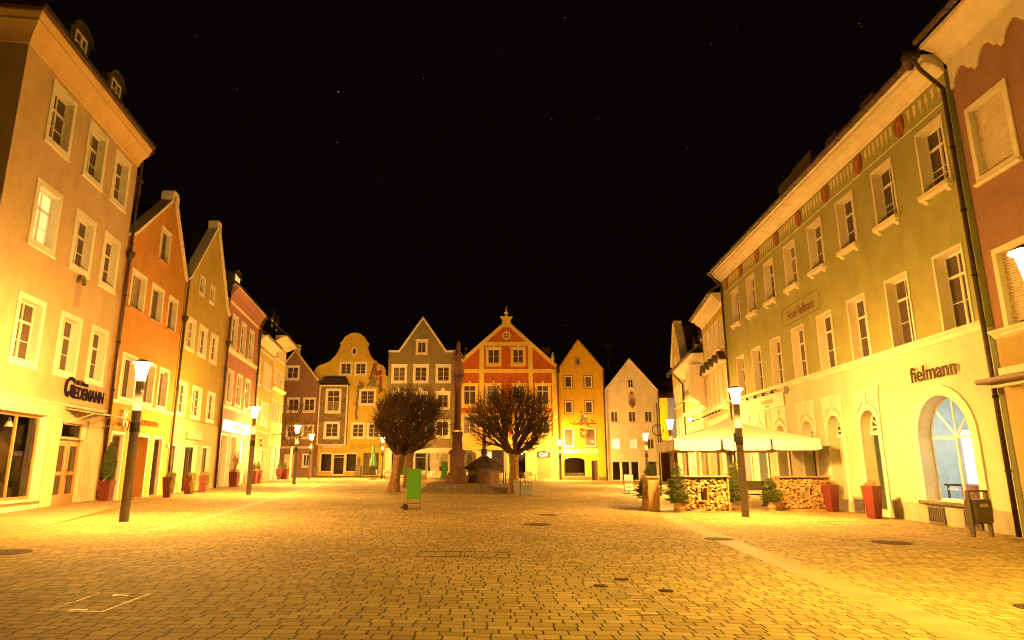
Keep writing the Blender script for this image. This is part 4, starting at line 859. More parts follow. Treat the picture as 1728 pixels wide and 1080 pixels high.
# ------------------------------------------------------------------ right row
M_R = plaster('lime_green_plaster', (.33, .30, .095)); M_R0 = plaster('pale_lime_plaster', (.56, .52, .33)); M_R2 = plaster('honey_plaster', (.50, .37, .12)); M_P = plaster('dusky_pink_plaster', (.31, .16, .10))
M_Y3 = plaster('vanilla_plaster', (.56, .44, .19)); M_LT = plaster('pale_green_plaster', (.70, .66, .46))
def rrow(p0, p1):        # near point, far point -> root location, rotation, length
    return p1, atan2(p0[1] - p1[1], p0[0] - p1[0]), math.hypot(p1[0] - p0[0], p1[1] - p0[1])
rd_ = Vector((1.5, 28)).normalized()
def rp_(u): return (13.3 + rd_.x * u, 17 + rd_.y * u)
far, ang, _ = rrow((13.3, 17), rp_(22.35))
T = Bld('long lime green house with red shields under its eave', far, ang, M_R, flipL=22.35); L = 22.35; X = T.X
for k in range(8):
    u = 1.0 + 2.7 * k
    T.win(u - .68, u + .68, 9.68, 11.75, trim=.07, rec=.27, cols=2, trans=.3, rows=2, sill=.14, sd=.16, corbel=True, trimb=False, tm=CREAMT, fw=.06)
    T.win(u + .05 - .69, u + .05 + .69, 5.42, 7.75, trim=.07, rec=.27, cols=2, trans=.3, rows=2, sill=0, trimb=False, tm=CREAMT, fw=.06)
# window guards on two of the upper windows
m = MB()
for k in (0, 1):
    for z in (9.86, 10.04): m.tube([(X(1.0 + 2.7 * k) - .6, .1, z), (X(1.0 + 2.7 * k) + .6, .1, z)], .012, 5)
T.part('window_guard', m, CREAMT)
# arched ground floor openings
AR = [(6.6, .05, 3.55, 'door'), (9.3, .25, 3.55, 'leaf'), (11.85, .85, 3.5, 'win'), (14.9, .85, 3.5, 'win'), (17.6, .0, 3.5, 'mint'), (20.1, .7, 3.5, 'lit')]
ff = []
for u, z0, z1, kind in AR:
    w_ = 1.22; T.hole(X(u), z0, w_, z1 - z0, w_ / 2)
    if kind in ('win', 'lit'):
        o = window(T.root, X(u), z0, w_, round(z1 - z0, 2), rec=.34, trim=.2, tp=.05, cols=2 if z0 > .3 else 1, rows=3 if z0 > .3 else 1, rise=w_ / 2, fan=6, sill=.1 if z0 > .3 else 0, trimb=False, tm=M_LT, pane=PANE if kind == 'win' and z0 > .3 else LITB, fw=.06)
    else:
        o = window(T.root, X(u), 2.75, w_, round(z1 - 2.75, 2), rec=.34, trim=0, tp=0, cols=1, rise=w_ / 2, fan=6, sill=0, fw=.06, pane=PANE)
        t = MB(); scaled_ring(t, w_, z1 - z0, w_ / 2, .2, .012, -.05, .004, False); t.build('surround', M_LT, o, (0, 0, z0 - 2.75))
        t = MB(); t.box(-w_ / 2 + .01, w_ / 2 - .01, .3, .42, -.1, .03); t.build('transom', WHITE, o)
        if kind == 'leaf':
            t = MB(); t.box(-w_ / 2 + .01, w_ / 2 - .01, .38, .42, z0 - 2.75, -.11).box(-w_ / 2 + .01, -w_ / 2 + .12, .33, .379, z0 - 2.75, -.11).box(w_ / 2 - .12, w_ / 2 - .01, .33, .379, z0 - 2.75, -.11).box(-.05, .05, .34, .379, z0 - 2.75, -.11).box(-w_ / 2 + .12, -.05, .345, .379, -1.5, -1.4).box(.05, w_ / 2 - .12, .345, .379, -1.5, -1.4); t.build('cream_door', CREAMT, o)
    hd = MB(); sp = z1 - z0 - w_ / 2 + .1; a = w_ / 2 + .21
    top = 4.33 - z0; arcp = arc(0, sp, a, a + .02, 0, 180, 12)
    hd.prism([(-a, sp), (-a - .02, sp + .1), (-a - .05, top - .25), (-a - .14, top - .1), (-a - .14, top), (a + .14, top), (a + .14, top - .1), (a + .05, top - .25), (a + .02, sp + .1), (a, sp)] + arcp[1:-1], -.045, -.001)
    hd.prism([(-.07, z1 - z0 + .21), (.07, z1 - z0 + .21), (.1, top - .12), (-.1, top - .12)], -.08, -.046)
    z_ = 2.75 if kind in ('door', 'mint', 'leaf') else z0
    hd.build('keystone_panel', M_LT, o, (0, 0, z0 - z_)); ff.append(o)
shopwin = window(T.root, X(2.45), .52, 2.5, 3.13, rec=.34, trim=.28, tp=.05, cols=2, rise=1.25, fan=4, sill=.08, trimb=False, tm=M_LT, pane=GLASS, fw=.08, name='arched_shop_window', sm=STONE); T.hole(X(2.45), .52, 2.5, 3.13, 1.25)
T.wall_split(0, L + .05, -.8, 5.2, [(0, 5.2), (L + .05, 5.2), (L + .05, 13.0), (0, 13.0)], M_R0); T.body(0, L + .05, 13.1, 10)
T.cornice(-.05, L + .1, [(0, 12.86), (-.06, 12.9), (-.08, 12.96), (-.3, 13.12), (-.55, 13.2), (-.55, 13.32), (-.62, 13.36), (-.62, 13.45), (0, 13.45)], mt=CREAMT)
T.cornice(0, L, [(0, 5.12), (-.08, 5.16), (-.1, 5.28), (-.16, 5.33), (-.16, 5.4), (0, 5.43)], 'string_course', CREAMT)
T.cornice(0, L, [(0, 12.02), (-.012, 12.025), (-.012, 12.05), (0, 12.055)], 'thin_moulding', M_LT)
T.gutter(-.05, L + .1, -.74, 13.42, .1); rt = T.eave_roof(-.0, L + .1, 13.62, rise=4.6, ov=.7); T.gable_ends(0, L, 13.1, 10, 4.7)
for u, w_, h in ((4.6, .5, .35), (7.5, .5, .35), (10.4, 1.0, .7), (12.2, 1.0, .6)):
    MB().box(X(u) - w_, X(u) + w_, .35, 1.3, 13.9, 14.55 + h).build('roof_hatch', SHEET, rt)
m = MB()
for a, b_ in ((.2, 2.3), (4.3, 6.6), (7.2, 9.2), (14, 21)): m.tube([(X(a), .15, 14.35), (X(b_), .15, 14.35)], .03, 6); m.tube([(X(a), .15, 14.35), (X(a), .3, 13.9)], .02, 5); m.tube([(X(b_), .15, 14.35), (X(b_), .3, 13.9)], .02, 5)
m.build('snow_guard', COPPER, rt)
# painted frieze and shields
fm_ = mat('frieze_paint', (.64, .52, .24), .85); m = MB()
us = [2.35 + 2.7 * k for k in range(8)]
for k in range(-1, 8):
    a = (us[k] if k >= 0 else -.35) + .38; b_ = (us[k + 1] if k < 7 else 22.2) - .38; n_ = max(1, int((b_ - a) / .25))
    if a < .1: a = .1; n_ = 6
    m = MB()
    for q in range(n_):
        u = a + (b_ - a) * (q + .5) / n_; m.box(X(u) - .068, X(u) + .068, -.008, -.001, 12.42, 12.74).box(X(u) - .02, X(u) + .02, -.0078, -.0012, 12.27, 12.405)
    T.part('painted_frieze', m, fm_)
SH = mat('red_shield', (.30, .09, .04), .7, 0, .2, .3, 9, .4, 12)
for k in range(8):
    s = MB(); x = X(us[k]); e = .02 * sin(k * 2.1)
    s.prism([(x - .2, 12.78), (x - .12, 12.72), (x, 12.8), (x + .12, 12.72), (x + .2, 12.78), (x + .26, 12.5), (x + .22, 12.25), (x + .1, 12.12), (x, 12.05), (x - .1, 12.12), (x - .22, 12.25), (x - .26, 12.5)], -.05, -.002)
    so = s.build('shield', SH, T.root); s = MB()
    s.prism(ellipse(x + e, 12.55, .07, .09, 10), -.075, -.051); s.strip([(x - .12, 12.62), (x - .02 + e, 12.45), (x - .1, 12.3), (x + .02, 12.2)], .05, -.07, -.051); s.strip([(x + .14, 12.65), (x + .08, 12.42), (x + .12, 12.28)], .045, -.068, -.051)
    s.build('relief', mat('red_relief', (.42, .15, .07), .6), so)
# lettering
CHR = mat('brushed_metal', (.16, .12, .09), .25, .85, .5, .1, 5, 0)
t1 = text('sign_letters', 'fielmann', .68, CHR, T.root, (X(2.45), -.07, 4.14), .018, 0, 1.0, offset=.003)
t2 = text('painted_letters', 'Hotel Vollmann', .62, mat('maroon_paint', (.16, .03, .02), .8), T.root, (X(11.35), -.01, 8.22), .004, .25, .72)
m = MB(); pts = [(X(13.2), 8.0), (X(9.5), 8.0), (X(9.35), 8.14), (X(9.35), 8.72), (X(9.5), 8.86), (X(13.2), 8.86), (X(13.35), 8.72), (X(13.35), 8.14), (X(13.2), 8.0)]; m.strip(pts, .022, -.007, -.001); m.build('letter_frame', MATS['maroon_paint'], t2, (-X(11.35), .01, -8.2))
qb = MB().box(X(18.25), X(14.05), -.08, -.03, 4.37, 5.02).build('sign_board', mat('ivory_sign', (.6, .52, .32), .6), T.root)
text('sign_letters', 'QUADRIGA', .32, mat('tan_letters', (.4, .24, .1), .6), qb, (X(16.2), -.085, 4.62), .006, 0, .95); text('sign_letters', 'RESTAURANT', .11, MATS['tan_letters'], qb, (X(16.2), -.085, 4.46), .004)
m = MB(); m.tube([(X(19.6), -.45, 5.12), (X(13.8), -.45, 5.12)], .02, 6)
for u in (14.4, 15.6, 16.8, 18): m.tube([(X(u), -.03, 5.1), (X(u), -.45, 5.12)], .015, 5); m.lathe([(.05, 0), (.09, -.1), (.09, -.12)], 8, (X(u), -.45, 5.1))
m.build('spot_rail', DARKM, qb)
T.part('flood_light', MB().lathe([(.08, 0), (.09, .1), (.09, .3), (.07, .34)], 10, (X(13.3), -.2, 4.85)).tube([(X(13.3), -.02, 5.0), (X(13.3), -.2, 5.0)], .02, 5), GREYB)
# plinth and vents
m = MB(); 
for a, b_ in ((0, 1.6), (3.0, 5.9), (7.3, 8.6), (10.0, 16.9), (18.3, 22.3)): m.box(X(b_), X(a), -.03, -.002, -.6, .42)
m.box(X(3.0), X(1.6), -.03, -.002, -.6, .42); T.part('plinth', m, PLINTH)
for u0, u1 in ((1.3, 2.03), (2.89, 3.69), (7.6, 8.3)):
    MB().box(X(u1), X(u0), -.045, -.031, -.1, .34).build('vent', PANEI, T.root); g_ = T.root.children[-1]
    vo = [c for c in T.root.children if c.name.startswith('vent')][-1]
    m = MB(); 
    for k in range(9): xx = X(u1) + .04 + (u1 - u0 - .08) * k / 8; m.box(xx - .02, xx + .02, -.075, -.046, -.08, .32)
    m.box(X(u1), X(u0), -.08, -.046, .322, .36).box(X(u1), X(u0), -.08, -.046, -.13, -.082); m.build('vent_grille', POLE, vo)
# optician's room behind the big arch: pale walls, a lit white panel, a desk
shp = mat('shop_wall', (.75, .82, .76), .8); rm = room(T, X(5.5), X(.5), .45, 4.0, d=2.55, mt=shp, ls=105, col=(.9, .97, 1))
MB().box(X(2.95), X(2.2), .8, .86, 1.05, 2.6).build('light_panel', emitter('panel_light', (1, 1, 1), 1.8), T.root)
m = MB().box(X(4.3), X(3.3), .9, 1.3, .95, 1.0).box(X(4.25), X(4.2), .95, 1.0, .5, .95).box(X(3.35), X(3.3), .95, 1.0, .5, .95); T.part('shop_desk', m, WOODD)
MB().box(X(3.0), X(2.0), .6, .78, .5, 1.0).build('reflective_counter', mat('brown_counter', (.25, .1, .05), .2, 0, .5, .5, 6), T.root)
text('window_lettering', 'brillenstudio', .1, PALETX, T.root, (X(2.95), .335, .85), .002)
rm2 = room(T, X(7.4), X(5.7), 0, 2.75, d=2.0, mt=mat('green_wall', (.50, .62, .36), .8), ls=14, col=(1, .9, .7)); MB().box(X(6.9), X(5.95), 1.2, 1.25, 0, 2.7).build('inner_door', mat('pale_pink_door', (.66, .52, .44), .6), rm2)
rm3 = room(T, X(18.4), X(16.8), -.1, 2.75, d=2.0, mt=mat('mint_wall', (.5, .72, .5), .8), ls=14, col=(.85, 1, .8))
m = MB().tube([(X(17.9), .9, .9), (X(17.2), .7, 1.0)], .02, 6); m.build('handrail', GREYB, rm3)
T.pipe([(X(-.02), -.78, 13.3), (X(-.05), -.62, 12.95), (X(-.12), -.14, 12.3), (X(-.12), -.14, 5.5), (X(-.12), -.14, 5.2), (X(-.12), -.14, -.2)], .062)
hp = MB().lathe([(.07, -.34), (.11, -.26), (.19, -.1), (.22, .08), (.19, .2), (.1, .24)], 12, (X(.12), -.8, 13.45)).build('gutter_head', COPPER, T.root)
T.pipe([(X(22.1), -.75, 13.35), (X(22.1), -.5, 13.0), (X(21.95), -.14, 12.5), (X(21.95), -.14, -.2)], .07)

# dusky pink house at the right edge
far, ang, _ = rrow(rp_(-11), rp_(-.3))
P = Bld('dusky pink house with closed roller shutters at the right edge', far, ang, M_P, flipL=-.3); X = P.X
SHUT = mat('shutter_slats', (.55, .42, .26), .6)
def shut_win(u, z0, z1, w_=1.3):
    P.hole(X(u), z0, w_, z1 - z0); o = window(P.root, X(u), z0, w_, round(z1 - z0, 2), rec=.2, trim=.14, tp=.04, cols=2, sill=.05, tm=CREAMT)
    m = MB()
    n_ = int((z1 - z0 - .12) / .07)
    for k in range(n_):
        z = z1 - z0 - .03 - k * .07; m.sweepx([(.12, z), (.095, z - .035), (.12, z - .07), (.14, z - .035)], -w_ / 2 + .03, w_ / 2 - .03)
    m.build('roller_shutter', SHUT, o)
for k in range(4):
    shut_win(-1.42 - 2.35 * k, 9.2, 11.15); shut_win(-1.5 - 2.35 * k, 5.05, 7.0)
shopfront(P, X(-.9), X(-2.9), .8, 2.6, rec=.2, fm=CREAMT, trim=.08, cols=2, glass=PANEC)
P.wall([(0, -.8), (10.7, -.8), (10.7, 13.0), (0, 13.0)]); P.body(0, 10.7, 13.3, 10)
m = MB(); top = 13.0; out = [(0, top), (0, 12.15)]
x = 0.0; 
while x < 10.2:      # scalloped lambrequin under the cove
    out += [(x + .12, 12.2)] + [(x + .16 + .62 * q / 6, 12.32 + .28 * sin(pi * q / 6)) for q in range(7)] + [(x + .9, 12.3), (x + .98, 12.15)]; x += 1.0
out += [(10.7, 12.2), (10.7, top)]
P.part('scalloped_frieze', MB().prism(out, -.05, -.002), CREAMT)
P.cornice(-.05, 10.7, [(0, 13.0), (-.06, 13.0), (-.1, 13.1), (-.3, 13.35), (-.6, 13.5), (-.7, 13.52), (-.7, 13.64), (0, 13.64)], mt=M_B2 if False else CREAMT)
P.gutter(-.05, 10.7, -.8, 13.75, .1); P.eave_roof(0, 10.7, 13.9, rise=4.4, ov=.75)
P.cornice(0, 10.7, [(0, 4.8), (-.06, 4.84), (-.1, 4.9), (-.2, 4.97), (-.2, 5.02), (0, 5.03)], 'string_course', CREAMT)
m = MB()
m.box(.02, 10.6, -.03, -.002, 2.75, 4.79).box(.02, .55, -.03, -.002, -.5, 2.75).box(2.72, 10.6, -.03, -.002, -.5, 2.75).box(.56, 2.7, -.03, -.002, -.5, .76); P.part('shop_facing', m, plaster('amber_shop_plaster', (.44, .31, .11)))
aw = MB().sweepx([(0, 3.6), (-.75, 3.6), (-.8, 3.64), (-.8, 3.72), (0, 3.78)], .1, 8).build('awning', mat('brown_awning', (.2, .13, .07), .6), P.root)
MB().sweepx([(-.02, 3.82), (-.3, 3.82), (-.3, 4.0), (-.02, 4.02)], .3, 8).build('awning_box', CREAMT, aw); m = MB(); m.tube([(.15, -.1, 3.56), (.5, -.7, 3.5), (8, -.7, 3.5)], .035, 6); m.build('awning_arm', CREAMT, aw)

# honey house with pedimented windows
far, ang, L2 = rrow((14.5, 39.32), (15.72, 47.4))
Q = Bld('honey coloured house with a dentilled eave and gabled window hoods beyond the lime green house', far, ang, M_R2, flipL=L2); X = Q.X
for k in range(5):
    u = .95 + 1.55 * k
    Q.win(u - .55, u + .55, 8.95, 10.9, trim=.12, rec=.15, cols=2, trans=.3, sill=.08, sd=.1, tm=CREAMT)
    Q.win(u - .5, u + .5, 5.5, 7.7, trim=.12, rec=.15, cols=2, trans=.3, sill=.05, tm=CREAMT)
    x = X(u); hd = MB().prism([(x - .62, 7.85), (x + .62, 7.85), (x + .62, 8.0), (x, 8.5), (x - .62, 8.0)], -.28, -.002).build('window_gable', CREAMT, Q.root)
    MB().strip([(x - .72, 7.96), (x, 8.53), (x + .72, 7.96)], .07, -.42, -.003).build('gable_roof_sheet', SHEET, hd)
shopfront(Q, 1.0, 3.6, .3, 3.2, cols=2, rec=.2, fm=CREAMT); shopfront(Q, 4.4, 6.9, .3, 3.2, cols=2, rec=.2, fm=CREAMT)
Q.wall([(0, -.8), (L2, -.8), (L2, 11.5), (0, 11.5)]); Q.body(0, L2, 11.7, 10); room(Q, .5, 7.3, .1, 3.4, ls=7, col=(1, .8, .5))
Q.cornice(0, L2, [(0, 11.45), (-.05, 11.5), (-.08, 11.75), (-.45, 12.0), (-.7, 12.02), (-.7, 12.2), (0, 12.2)], mt=CREAMT)
m = MB(); k = .15
while k < L2 - .1: m.sweepx([(-.1, 11.72), (-.5, 11.98), (-.5, 11.9), (-.15, 11.6)], k, k + .12); k += .26
Q.part('dentil_row', m, CREAMT); Q.gutter(0, L2, -.8, 12.2, .09); rq = Q.eave_roof(0, L2, 12.35, rise=4.4, ov=.75); Q.gable_ends(0, L2, 11.7, 10, 4.8)
Q.cornice(0, L2, [(0, 4.95), (-.1, 5.0), (-.35, 5.2), (-.35, 5.28), (0, 5.32)], 'string_course', CREAMT)
sb = MB().box(.6, L2 - .6, -.1, -.03, 3.75, 4.7).build('sign_board', mat('buff_sign', (.58, .46, .26), .7), Q.root)
text('sign_letters', 'Café', .45, MATS['tan_letters'], sb, (5.8, -.105, 4.1), .006, .3); m = MB()
for k in range(7): m.lathe([(.05, 0), (.07, -.1)], 7, (.9 + k * 1.0, -.5, 4.95)); m.tube([(.9 + k, -.03, 5.0), (.9 + k, -.5, 4.95)], .012, 4)
m.build('spot_rail', DARKM, sb)
# vanilla house with shutters and an oriel
far, ang, L3 = rrow((15.72, 47.4), (16.94, 56.9))
O = Bld('low vanilla house with brown shutters, an oriel and two roof dormers', far, ang, M_Y3, flipL=L3); X = O.X
SHB = mat('brown_shutter', (.22, .10, .045), .7)
for k in range(4):
    u = 4.2 + 1.45 * k; o = O.win(u - .42, u + .42, 7.1, 8.55, trim=.07, rec=.12, cols=2, rows=3, sill=.06)
    m = MB(); m.box(-.8, -.44, -.05, -.012, 0, 1.3); m.build('shutter', SHB, o); m = MB(); m.box(.44, .8, -.05, -.012, 0, 1.3); m.build('shutter', SHB, o)
shopfront(O, .5, 3.0, .2, 3.2, rec=.3, cols=2, fm=CREAMT); shopfront(O, 3.8, 5.2, .0, 3.2, rec=.3, cols=1, fm=CREAMT); shopfront(O, 6.0, 8.6, .2, 3.2, rec=.3, cols=2, fm=CREAMT)
O.wall([(0, -.9), (L3, -.9), (L3, 8.95), (0, 8.95)]); O.body(0, L3, 9.3, 10); room(O, .3, 8.9, 0, 3.4, ls=12, col=(1, .85, .55))
O.cornice(-.3, L3, [(0, 8.95), (-.5, 9.2), (-.85, 9.6), (-.85, 9.72), (0, 9.72)], mt=CREAMT)
O.gutter(-.3, L3, -.95, 9.75, .09); ro = O.eave_roof(-.3, L3, 9.95, rise=4.2, ov=.9); O.gable_ends(0, L3, 9.3, 10, 4.6)
for u in (2.0, 4.4): roof_slope_dormer(O, X(u), 10.3, .7, .85, y=.3, arch=False, front=CREAMT)
O.cornice(0, L3, [(0, 5.6), (-.1, 5.65), (-.3, 5.85), (-.3, 5.93), (0, 5.96)], 'string_course', CREAMT); O.cornice(0, L3, [(0, 6.9), (-.08, 6.93), (-.12, 7.02), (0, 7.05)], 'sill_band', CREAMT)
m = MB(); xa, xb = X(2.7), X(.6)
zs = [(6.1, .25), (6.3, .6), (6.5, .95), (8.85, .95), (8.9, 1.05), (8.96, 1.05)]; vs = []
for z, d in zs: vs += [(xa - d * .25, 0, z), (xa, -d, z), (xb, -d, z), (xb + d * .25, 0, z)]
m.add(vs, [(4 * i + k, 4 * i + k + 1, 4 * i + 5 + k, 4 * i + 4 + k) for i in range(5) for k in range(3)] + [(0, 3, 2, 1), (20, 21, 22, 23)]); ori = m.build('oriel', CREAMT, O.root)
for xx in (xa + .55, xb - .55): wv = window(ori, xx, 7.15, .7, 1.4, rec=-.03, trim=0, tp=0, cols=2, rows=4, sill=0); wv.location = (xx, -.95, 7.1)
m = MB(); m.tube([(xa - .1, -1.1, 7.1), (xb + .1, -1.1, 7.1)], .03, 5); [m.tube([(xa + .1 + .2 * k, -1.1, 7.1), (xa + .1 + .2 * k, -1.1, 6.8), (xa + .2 + .2 * k, -1.0, 6.75)], .012, 4) for k in range(10)]; m.build('flower_rail', DARKM, ori)
m = MB()
for k in range(14): m.box(.3 + k * .68, .36 + k * .68, -.04, -.002, 3.4, 5.5)
O.part('facade_fins', m, CREAMT)
m = MB(); [m.tube([(X(2 + .5 * k), -.03, 5.0), (X(2 + .5 * k), -.7, 4.9)], .012, 4).lathe([(.05, 0), (.08, -.12)], 7, (X(2 + .5 * k), -.7, 4.9)) for k in range(4)]; O.part('spot_lamps', m, DARKM)
O.pipe([(-.25, -.95, 9.7), (-.1, -.4, 9.0), (.12, -.12, 8.5), (.12, -.12, -.3)], .08)
# gabled house beyond
far, ang, L4 = rrow((16.94, 56.9), (17.66, 62.8))
N = Bld('tall narrow house whose steep gable rises behind the vanilla house', far, ang, plaster('mustard_plaster', (.52, .40, .14)), flipL=L4)
N.win(3.0, 3.7, 10.2, 11.5, trim=.1, cols=1, sill=.03, pane=LIT); N.win(2.9, 3.5, 12.4, 13.1, trim=.05, cols=1, sill=0)
for x0 in (.8, 2.5, 4.2): N.win(x0, x0 + 1.0, 7.3, 8.8, trim=.12, cols=2, rows=2, sill=.04); N.win(x0, x0 + 1.0, 4.2, 5.8, trim=.12, cols=2, rows=2, sill=.04)
shopfront(N, .8, 5.0, .1, 2.8, rec=.3, cols=3, fm=CREAMT); room(N, .4, 5.5, -.2, 3, ls=8, col=(1, .85, .6))
N.wall([(0, -1), (L4, -1), (L4, 10.6), (3.4, 14.5), (3.4, 14.8), (2.7, 14.8), (2.7, 14.5), (0, 10.9)]); N.body(0, L4, 10.4, 9)
N.part('gable_coping', MB().strip([(0, 10.9), (2.7, 14.5), (2.7, 14.8)], .15, -.14, .6).strip([(3.4, 14.8), (3.4, 14.5), (L4, 10.6)], .15, -.14, .6), CREAMT)
N.gable_roof(0, 3.05, L4, 10.6, 14.4, 14, mt=TILE); N.cornice(0, L4, [(0, 6.7), (-.12, 6.75), (-.12, 6.85), (0, 6.9)], 'string_course', CREAMT)

# ------------------------------------------------------------------ street lamps
AMBER = (1.0, .50, .105)
def lantern_mat(name, s, c=AMBER): return emitter(name, c, s)
LM = lantern_mat('lamp_glow', 2000); LMD = lantern_mat('lamp_reflector', 11500); LMF = lantern_mat('far_reflector', 15000); LMF2 = lantern_mat('far_glow', 3600); LMR = lantern_mat('yellow_reflector', 4500, (1, .60, .08)); LMY = lantern_mat('yellow_lamp_glow', 1900, (1, .60, .08))
def make_lamp():
    t = empty('street_lamp', 'x', 'street lamp')
    m = MB().lathe([(.122, -.3), (.122, .03), (.12, 2.9), (.125, 2.91), (.125, 2.95), (.112, 2.96), (.105, 3.72), (.12, 3.73), (.12, 3.76)], 20); m.build('pole', POLE, t, smooth=False)
    for p in t.children[0].data.polygons: p.use_smooth = abs(p.normal.z) < .5
    MB().lathe([(.11, 3.765), (.125, 3.9), (.15, 4.05), (.175, 4.2), (.18, 4.24)], 16).build('lantern', LM, t)
    MB().lathe([(.18, 4.262), (.245, 4.262), (.245, 4.28), (.12, 4.34), (.02, 4.37)], 16).build('lantern_cap', DARKM, t)
    MB().lathe([(.185, 4.25), (.235, 4.25), (.235, 4.255), (.185, 4.255)], 16, ring=True).build('reflector', LMD, t)  # emissive ring added under the cap to throw more light on the ground
    m = MB().box(.1, .135, -.05, .05, .55, .85); m.build('service_door', POLE, t)
    return t
LAMPS = [(-9.78, 17.9, 'nearest street lamp on the left, in front of the perfume shop'), (-11.92, 32.7, 'second street lamp on the left, before the pink house'), (-14.6, 49.1, 'third street lamp on the left, beside the thin young tree'),
         (-17.66, 64.2, 'farthest lit lamp of the left row, before the plum house'), (-11.3, 68.0, 'street lamp beside the folded green parasol'), (7.52, 72.8, 'slim street lamp between the cafe door and the arched shop window'),
         (8.45, 22.4, 'nearest full street lamp on the right, beside the firewood racks'), (10.45, 38.3, 'street lamp behind the left end of the big cream parasol'), (12.9, 55.0, 'street lamp before the rose white house'), (6.68, 7.6, 'street lamp cut off by the right edge of the photo')]
l0 = make_lamp()
for i, (x, y, lb_) in enumerate(LAMPS):
    o = l0 if i == 0 else copy_tree(l0); o.location = (x, y, gz(x)); o['label'] = lb_; o['group'] = 'street lamps around the square'; o.rotation_euler.z = i * .9
    if i in (3, 4, 5, 8):
        for c in o.children:
            if c.name.startswith('reflector'): c.data = c.data.copy(); c.data.materials[0] = LMF
            if c.name.startswith('lantern') and 'cap' not in c.name: c.data = c.data.copy(); c.data.materials[0] = LMF2
    if i == 9:
        for c in o.children:
            if c.name.startswith('reflector'): c.data = c.data.copy(); c.data.materials[0] = LMR
            if c.name.startswith('lantern') and 'cap' not in c.name: c.data = c.data.copy(); c.data.materials[0] = LMY
    if i in (0, 6):
        m = MB(); 
        if i == 0: m.lathe([(.128, 2.35), (.132, 2.36), (.132, 2.62), (.128, 2.63)], 16); m.box(-.05, .05, -.15, -.1, 2.38, 2.6)
        else: m.box(-.17, -.12, -.05, .05, 2.45, 2.75)
        m.build('clamp_box', DARKM, o, rotz=-i * .9)
# ------------------------------------------------------------------ trees
BARK = mat('tree_bark', (.20, .115, .05), .9, 0, .1, .35, 6, 1., 14); TWIG = mat('twig_bark', (.055, .032, .014), .85, 0, .1, .3, 3, 0)
def ball_tree(name, label, x, y, lean, fz, cc, rx, ry, rz, seed, r0=.3):
    rnd = random.Random(seed); t = empty(name, label, 'tree', (x, y, gz(x)), 0, 'round pollarded trees round the column')
    m = MB(); pts = [(0, 0, -.3), (.02, 0, .1), (lean * .3, .03, .8), (lean * .7, 0, 1.5), (lean, 0, fz)]
    n = 20; vs = []
    for (px, py, pz), r in zip(pts, [r0 * 1.5, r0 * 1.25, r0 * .95, r0 * .9, r0 * 1.05]):
        for k in range(n):
            a = 2 * pi * k / n + pz * .25; q = 1 + .14 * sin(a * 5 + pz) + .07 * sin(a * 9 + 2)
            vs.append((px + r * q * cos(a), py + r * q * sin(a), pz))
    m.add(vs, [(i * n + k, i * n + (k + 1) % n, (i + 1) * n + (k + 1) % n, (i + 1) * n + k) for i in range(4) for k in range(n)])
    m.build('trunk', BARK, t, smooth=True)
    limb = MB(); tw = MB(); C0 = Vector(cc)
    def hit(p, d):     # distance along d to the crown ellipsoid
        q = p - C0; a = d.x ** 2 / rx ** 2 + d.y ** 2 / ry ** 2 + d.z ** 2 / rz ** 2
        b = 2 * (q.x * d.x / rx ** 2 + q.y * d.y / ry ** 2 + q.z * d.z / rz ** 2); c = q.x ** 2 / rx ** 2 + q.y ** 2 / ry ** 2 + q.z ** 2 / rz ** 2 - 1
        D = b * b - 4 * a * c
        az = atan2(d.y, d.x); q_ = 1 + .10 * sin(2 * az + seed) + .08 * sin(5 * az + 3 * d.z + seed) + .07 * sin(7 * d.z * 2 + seed + az)
        return (-b + sqrt(D)) / (2 * a) * q_ if D > 0 else 0
    def grow(p, d, r, lv):
        L_ = hit(p, d)
        if L_ < .12: return
        frac = [.34, .38, .42, .48, 1][lv] * rnd.uniform(.8, 1.15)
        if lv == 4: frac = rnd.choice([.7, .9, 1.0, 1.15, 1.4, 1.6])
        ln = L_ * frac; ln = min(ln, 1.9)
        mid = p + d * ln * .5 + Vector([rnd.uniform(-1, 1) for _ in range(3)]) * ln * .05
        e = p + d * ln + Vector((0, 0, rnd.uniform(-.02, .05) * ln)); r1 = r * (.72 if lv < 4 else .5)
        (limb if lv < 3 else tw).tube([p, mid, e], [max(r, .011), max(.01, (r + r1) / 2), max(r1, .008)], 6 if lv < 2 else (4 if lv < 3 else 3), cap=False)
        if lv == 4: return
        nb = [4, 4, 4, 2][lv]
        for k in range(nb):
            ax = Vector([rnd.gauss(0, 1) for _ in range(3)]); sp = [.5, .5, .5, .55][lv]
            nd = (d + (ax - d * ax.dot(d)).normalized() * rnd.uniform(.25, 1) * sp * 1.4 + Vector((0, 0, .05))).normalized()
            st = e if k < 2 else p.lerp(e, rnd.uniform(.5, .95))
            grow(st, nd, r1 * rnd.uniform(.6, .85), lv + 1)
    base = Vector((lean, 0, fz - .15))
    for k in range(13):
        a = 2.4 * k + rnd.uniform(-.2, .2); el = [.38, .55, .75, 1.0, 1.25][k % 5] if k else 1.5
        d = Vector((cos(a) * cos(el), sin(a) * cos(el), sin(el)))
        grow(base + Vector((cos(a), sin(a), 0)) * r0 * .45, d, .12, 0)
    lo = limb.build('limbs', TWIG, t); tw.build('twigs', TWIG, t)
    return t
ball_tree('bare_tree', 'bare round tree with a ridged leaning trunk, left of the stone column', -5.7, 38.4, .32, 2.2, (.85, 0, 4.1), 2.0, 2.0, 1.9, 3, .30)
ball_tree('bare_tree', 'bare round tree behind the tall green box', -5.85, 46.0, .1, 2.5, (.35, 0, 4.3), 3.0, 2.6, 2.25, 5, .30)
ball_tree('bare_tree', 'bare round tree with a ridged trunk in front of the red house', 1.25, 37.8, 0, 2.35, (-.2, 0, 3.95), 2.6, 2.4, 2.1, 8, .27)
